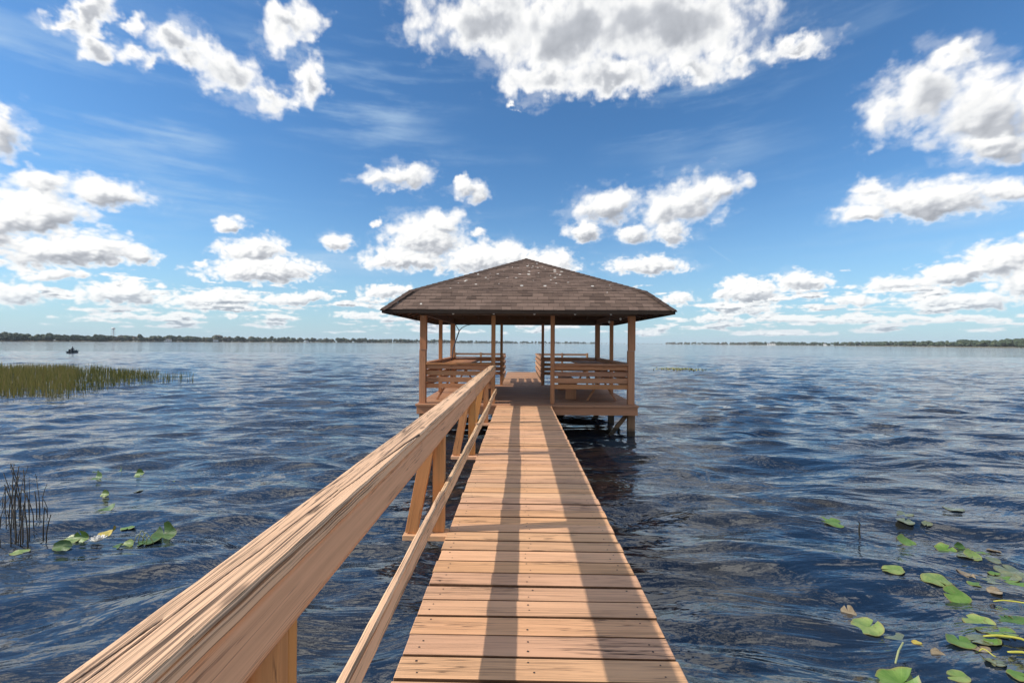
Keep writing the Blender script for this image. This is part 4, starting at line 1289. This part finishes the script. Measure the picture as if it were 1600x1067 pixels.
far = (1 - sstep(GY, .03, .36)).astype(np.float32)          # 1 near the horizon: farther, finer clouds
wl = .25 + .75 * np.clip(GY / .40, 0, 1)
wx1 = fbm(GX + 3, GY, 8, 4); wy1 = fbm(GX, GY + 7, 8, 4)
wx2 = fbm(GX + 13, GY * 1.3, 27, 5, .55); wy2 = fbm(GX, GY * 1.3 + 17, 27, 5, .55)
PX = GX + wl * (.022 * wx1 + .030 * wx2); PY = GY + wl * (.016 * wy1 + .024 * wy2)
acc = np.full_like(GX, -3.0); vloc = np.zeros_like(GX); wsum = np.full_like(GX, 1e-6)
for (cx, cy, rx, ry, rot, st) in CL:
    a0, e0 = azel(cx, cy); a1, e1 = azel(cx + 1, cy); a2, e2 = azel(cx, cy - 1)
    sxx = math.hypot(a1 - a0, e1 - e0) * rx * .98; syy = math.hypot(a2 - a0, e2 - e0) * ry * .98
    an = R(-rot) + math.atan2(e1 - e0, a1 - a0)
    reach = 2.6 * max(sxx, syy)
    ja, jb = np.searchsorted(gel, [e0 - reach, e0 + reach]); ia, ib = np.searchsorted(gaz, [a0 - reach, a0 + reach])
    if ja >= jb or ia >= ib: continue
    sl_ = (slice(ja, jb), slice(ia, ib))
    dx = PX[sl_] - a0; dy = PY[sl_] - e0
    u = (dx * math.cos(an) + dy * math.sin(an)) / sxx; v = (-dx * math.sin(an) + dy * math.cos(an)) / syy
    v = np.where(v < 0, v * 1.22, v)                 # flatter bases
    d = st - np.sqrt(u * u + v * v)
    A = acc[sl_]; k = .12
    h = np.maximum(k - np.abs(A - d), 0) / k
    w = np.exp(np.clip(d, -3, 1) * 7.0); vloc[sl_] += w * (v + .35 * u * -.6); wsum[sl_] += w
    acc[sl_] = np.maximum(A, d) + h * h * h * k / 6
vloc = vloc / wsum
bl_a = fbm(GX, GY * 1.15, 19, 6, .50, ab=True); bl_b = fbm(GX + 5, GY * 1.5, 48, 5, .48, ab=True)
bil = bl_a * (1 - far) + bl_b * far
ff_a = fbm(GX + 31, GY, 15, 8, .52); ff_b = fbm(GX + 37, GY * 1.4, 40, 7, .52)
fib = ff_a * (1 - far) + ff_b * far
# ragged wisps on the smaller, higher clouds; firmer outlines toward the horizon
rag = .50 + .42 * (1 - far)
den = acc + (1.0 - .30 * (1 - far)) * (bil - .24) + rag * .70 * fib
# small far cumulus in flat banks just above the horizon
hb = fbm(GX * 1.0 + 3, GY * 5.5, 13, 6, .55) + .25 * fbm(GX + 50, GY, 3.0, 2)
hbw = sstep(GY, .010, .024) * (1 - sstep(GY, .08, .14))
den_h = (hb - .07) * 2.6
hb_up = np.roll(hb, -5, 0)
use_h = (hbw > 0) & (den_h - (1 - hbw) * 1.2 > den)
vloc = np.where(use_h, np.clip((hb - hb_up) * 9, -1, 1), vloc)
den = np.where(use_h, den_h - (1 - hbw) * 1.2, den)
soft = .28 + .32 * (1 - far)
cov = sstep(den, -.10, soft) ** .85
wisp = fbm(GX * .8 + 60, GY * 1.5, 20, 6, .62)
cov = np.maximum(cov, (.08 + .15 * (1 - far)) * sstep(acc + 1.1 * wisp, -.28, .55))
thick = np.clip(den, 0, 1.2) * sstep(den, .0, .15)


def shifted(a_, sx, sy):
    """value at a point moved by (sx, sy) cells"""
    return np.roll(np.roll(a_, -int(round(sx)), 1), -int(round(sy)), 0)


cell = (EL1 - EL0) / CH
# relief of the billows toward the sun (up and to the left), fine and broad
sb_a = fbm(GX, GY * 1.15, 19, 3, .42, ab=True); sb_b = fbm(GX + 5, GY * 1.5, 48, 2, .42, ab=True)
sf_a = fbm(GX + 31, GY, 15, 3, .5); sf_b = fbm(GX + 37, GY * 1.4, 40, 2, .5)
dens2 = acc * .55 + 1.0 * (sb_a * (1 - far) + sb_b * far) + .40 * (sf_a * (1 - far) + sf_b * far) + .08 * bil
rel = np.zeros_like(den)
for L, wgt in ((.005, .8), (.012, .9), (.024, .55)):
    s_l = L * (.55 + .45 * (1 - far.mean())) / cell
    rel += wgt * (dens2 - shifted(dens2, -s_l * .75, s_l * .66))
od = np.zeros_like(thick)
for k in range(1, 9):
    L = .0050 * k ** 1.2 / cell
    od += shifted(thick, -L * .60, L * .80) * (.93 ** k)
od /= 6.0
hi_ = sstep(GY, .26, .48)
core = np.clip(acc + .42 * (sf_a * (1 - far) + sf_b * far) + .10 * fib - .02, 0, 1.0)
vb = sstep(-vloc, -.55, .75)                          # 0 at the top of a puff, 1 at its base
lit_ = 1.06 - (1 - hi_) * (.78 * vb * sstep(den, .05, .50) + .14 * od) - hi_ * (.80 * sstep(core, .26, 1.0) + .16 * vb * sstep(den, .1, .6))
lit_ = lit_ + np.clip(rel, -.6, .6) * (.46 - .33 * hi_)
lit_ = np.clip(lit_, 0.02, 1)
v1 = fbm(GX * 1.3 + GY * .5 + 8, (GY - GX * .05) * 8, 1.7, 7, .60) + .25 * fbm(GX, GY * 16, 3.4, 4)
v2 = fbm(GX + 21, GY * 1.6, 2.3, 3)
veil_ = sstep(v1, -.12, .55) * sstep(v2, -.30, .30) * sstep(GY, .10, .20) * (1 - .72 * sstep(GY, .46, .66)) * (1 - .6 * sstep(GX, .1, .6))
# a short faint vapour trail
a0, e0 = azel(1104, 383); a1, e1 = azel(1152, 415)
tx = ((GX - a0) * (a1 - a0) + (GY - e0) * (e1 - e0)) / ((a1 - a0) ** 2 + (e1 - e0) ** 2)
td = np.abs((GX - a0) * (e1 - e0) - (GY - e0) * (a1 - a0)) / math.hypot(a1 - a0, e1 - e0)
veil_ = np.maximum(veil_, .40 * np.exp(-(td / .0012) ** 2) * sstep(tx, 0, .2) * (1 - sstep(tx, .6, 1)))
fld = np.stack([cov, lit_, veil_, np.ones_like(cov)], -1).astype(np.float32)
cimg = bpy.data.images.new('cloud_field', CW, CH, alpha=False, float_buffer=True)
cimg.colorspace_settings.name = 'Non-Color'
cimg.pixels.foreach_set(fld.ravel()); cimg.update()
del fld, PX, PY, wx1, wx2, wy1, wy2

dirn = t.new('ShaderNodeTexCoord').outputs['Generated']
sp = t.new('ShaderNodeSeparateXYZ'); t.put(sp.inputs[0], t.vmath('NORMALIZE', dirn))
azn = t.math('ARCTAN2', sp.outputs[0], sp.outputs[1]); elv = t.math('ARCSINE', sp.outputs[2])
cb = t.new('ShaderNodeCombineXYZ')
t.put(cb.inputs[0], t.smooth(azn, AZ0, AZ1, 0, 1, 'LINEAR')); t.put(cb.inputs[1], t.smooth(elv, EL0, EL1, 0, 1, 'LINEAR'))
ti = t.new('ShaderNodeTexImage', interpolation='Cubic', extension='EXTEND'); ti.image = cimg; t.put(ti.inputs[0], cb.outputs[0])
sc_ = t.new('ShaderNodeSeparateColor'); t.put(sc_.inputs[0], ti.outputs[0])
# unseen clouds over the rest of the sky, cover and brightness raised for fill light
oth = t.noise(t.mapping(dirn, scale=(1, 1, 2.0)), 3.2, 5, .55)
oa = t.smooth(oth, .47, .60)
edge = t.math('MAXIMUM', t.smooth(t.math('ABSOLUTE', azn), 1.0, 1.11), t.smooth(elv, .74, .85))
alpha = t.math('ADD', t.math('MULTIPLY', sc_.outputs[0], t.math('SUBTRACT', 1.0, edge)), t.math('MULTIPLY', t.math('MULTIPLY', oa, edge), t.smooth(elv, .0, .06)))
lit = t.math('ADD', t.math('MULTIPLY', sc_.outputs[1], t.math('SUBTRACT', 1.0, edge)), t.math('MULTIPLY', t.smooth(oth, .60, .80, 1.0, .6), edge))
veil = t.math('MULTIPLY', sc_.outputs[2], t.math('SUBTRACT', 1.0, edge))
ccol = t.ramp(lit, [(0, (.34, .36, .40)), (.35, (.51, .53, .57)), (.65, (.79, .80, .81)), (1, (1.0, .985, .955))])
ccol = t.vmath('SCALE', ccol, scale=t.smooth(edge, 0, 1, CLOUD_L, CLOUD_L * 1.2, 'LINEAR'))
hs = t.new('ShaderNodeHueSaturation'); hs.inputs['Saturation'].default_value = SKY_SAT; t.put(hs.inputs['Color'], sky.outputs[0])
skyc = t.vmath('MULTIPLY', hs.outputs[0], SKY_TINT)
# pale moist air low over the lake
skyc = t.mix(t.math('MULTIPLY', t.math('POWER', t.smooth(elv, -.02, .50, 1, 0, 'LINEAR'), 3.4), .95), skyc, HORIZ)
skyc = t.mix(t.math('MULTIPLY', veil, .55), skyc, VEILC)
# low clouds fade into that air
fade = t.smooth(elv, .0, .14, .34, 0)
ccol = t.mix(fade, ccol, HORIZ)
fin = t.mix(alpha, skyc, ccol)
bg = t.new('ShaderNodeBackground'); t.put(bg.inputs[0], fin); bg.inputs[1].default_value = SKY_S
ow = t.new('ShaderNodeOutputWorld'); t.l.new(bg.outputs[0], ow.inputs[0])

SC.view_settings.view_transform = 'Standard'
SC.view_settings.look = 'None'
SC.view_settings.exposure = 0.55
SC.view_settings.gamma = 1.0
SC.cycles.max_bounces = 6
SC.cycles.use_denoising = True
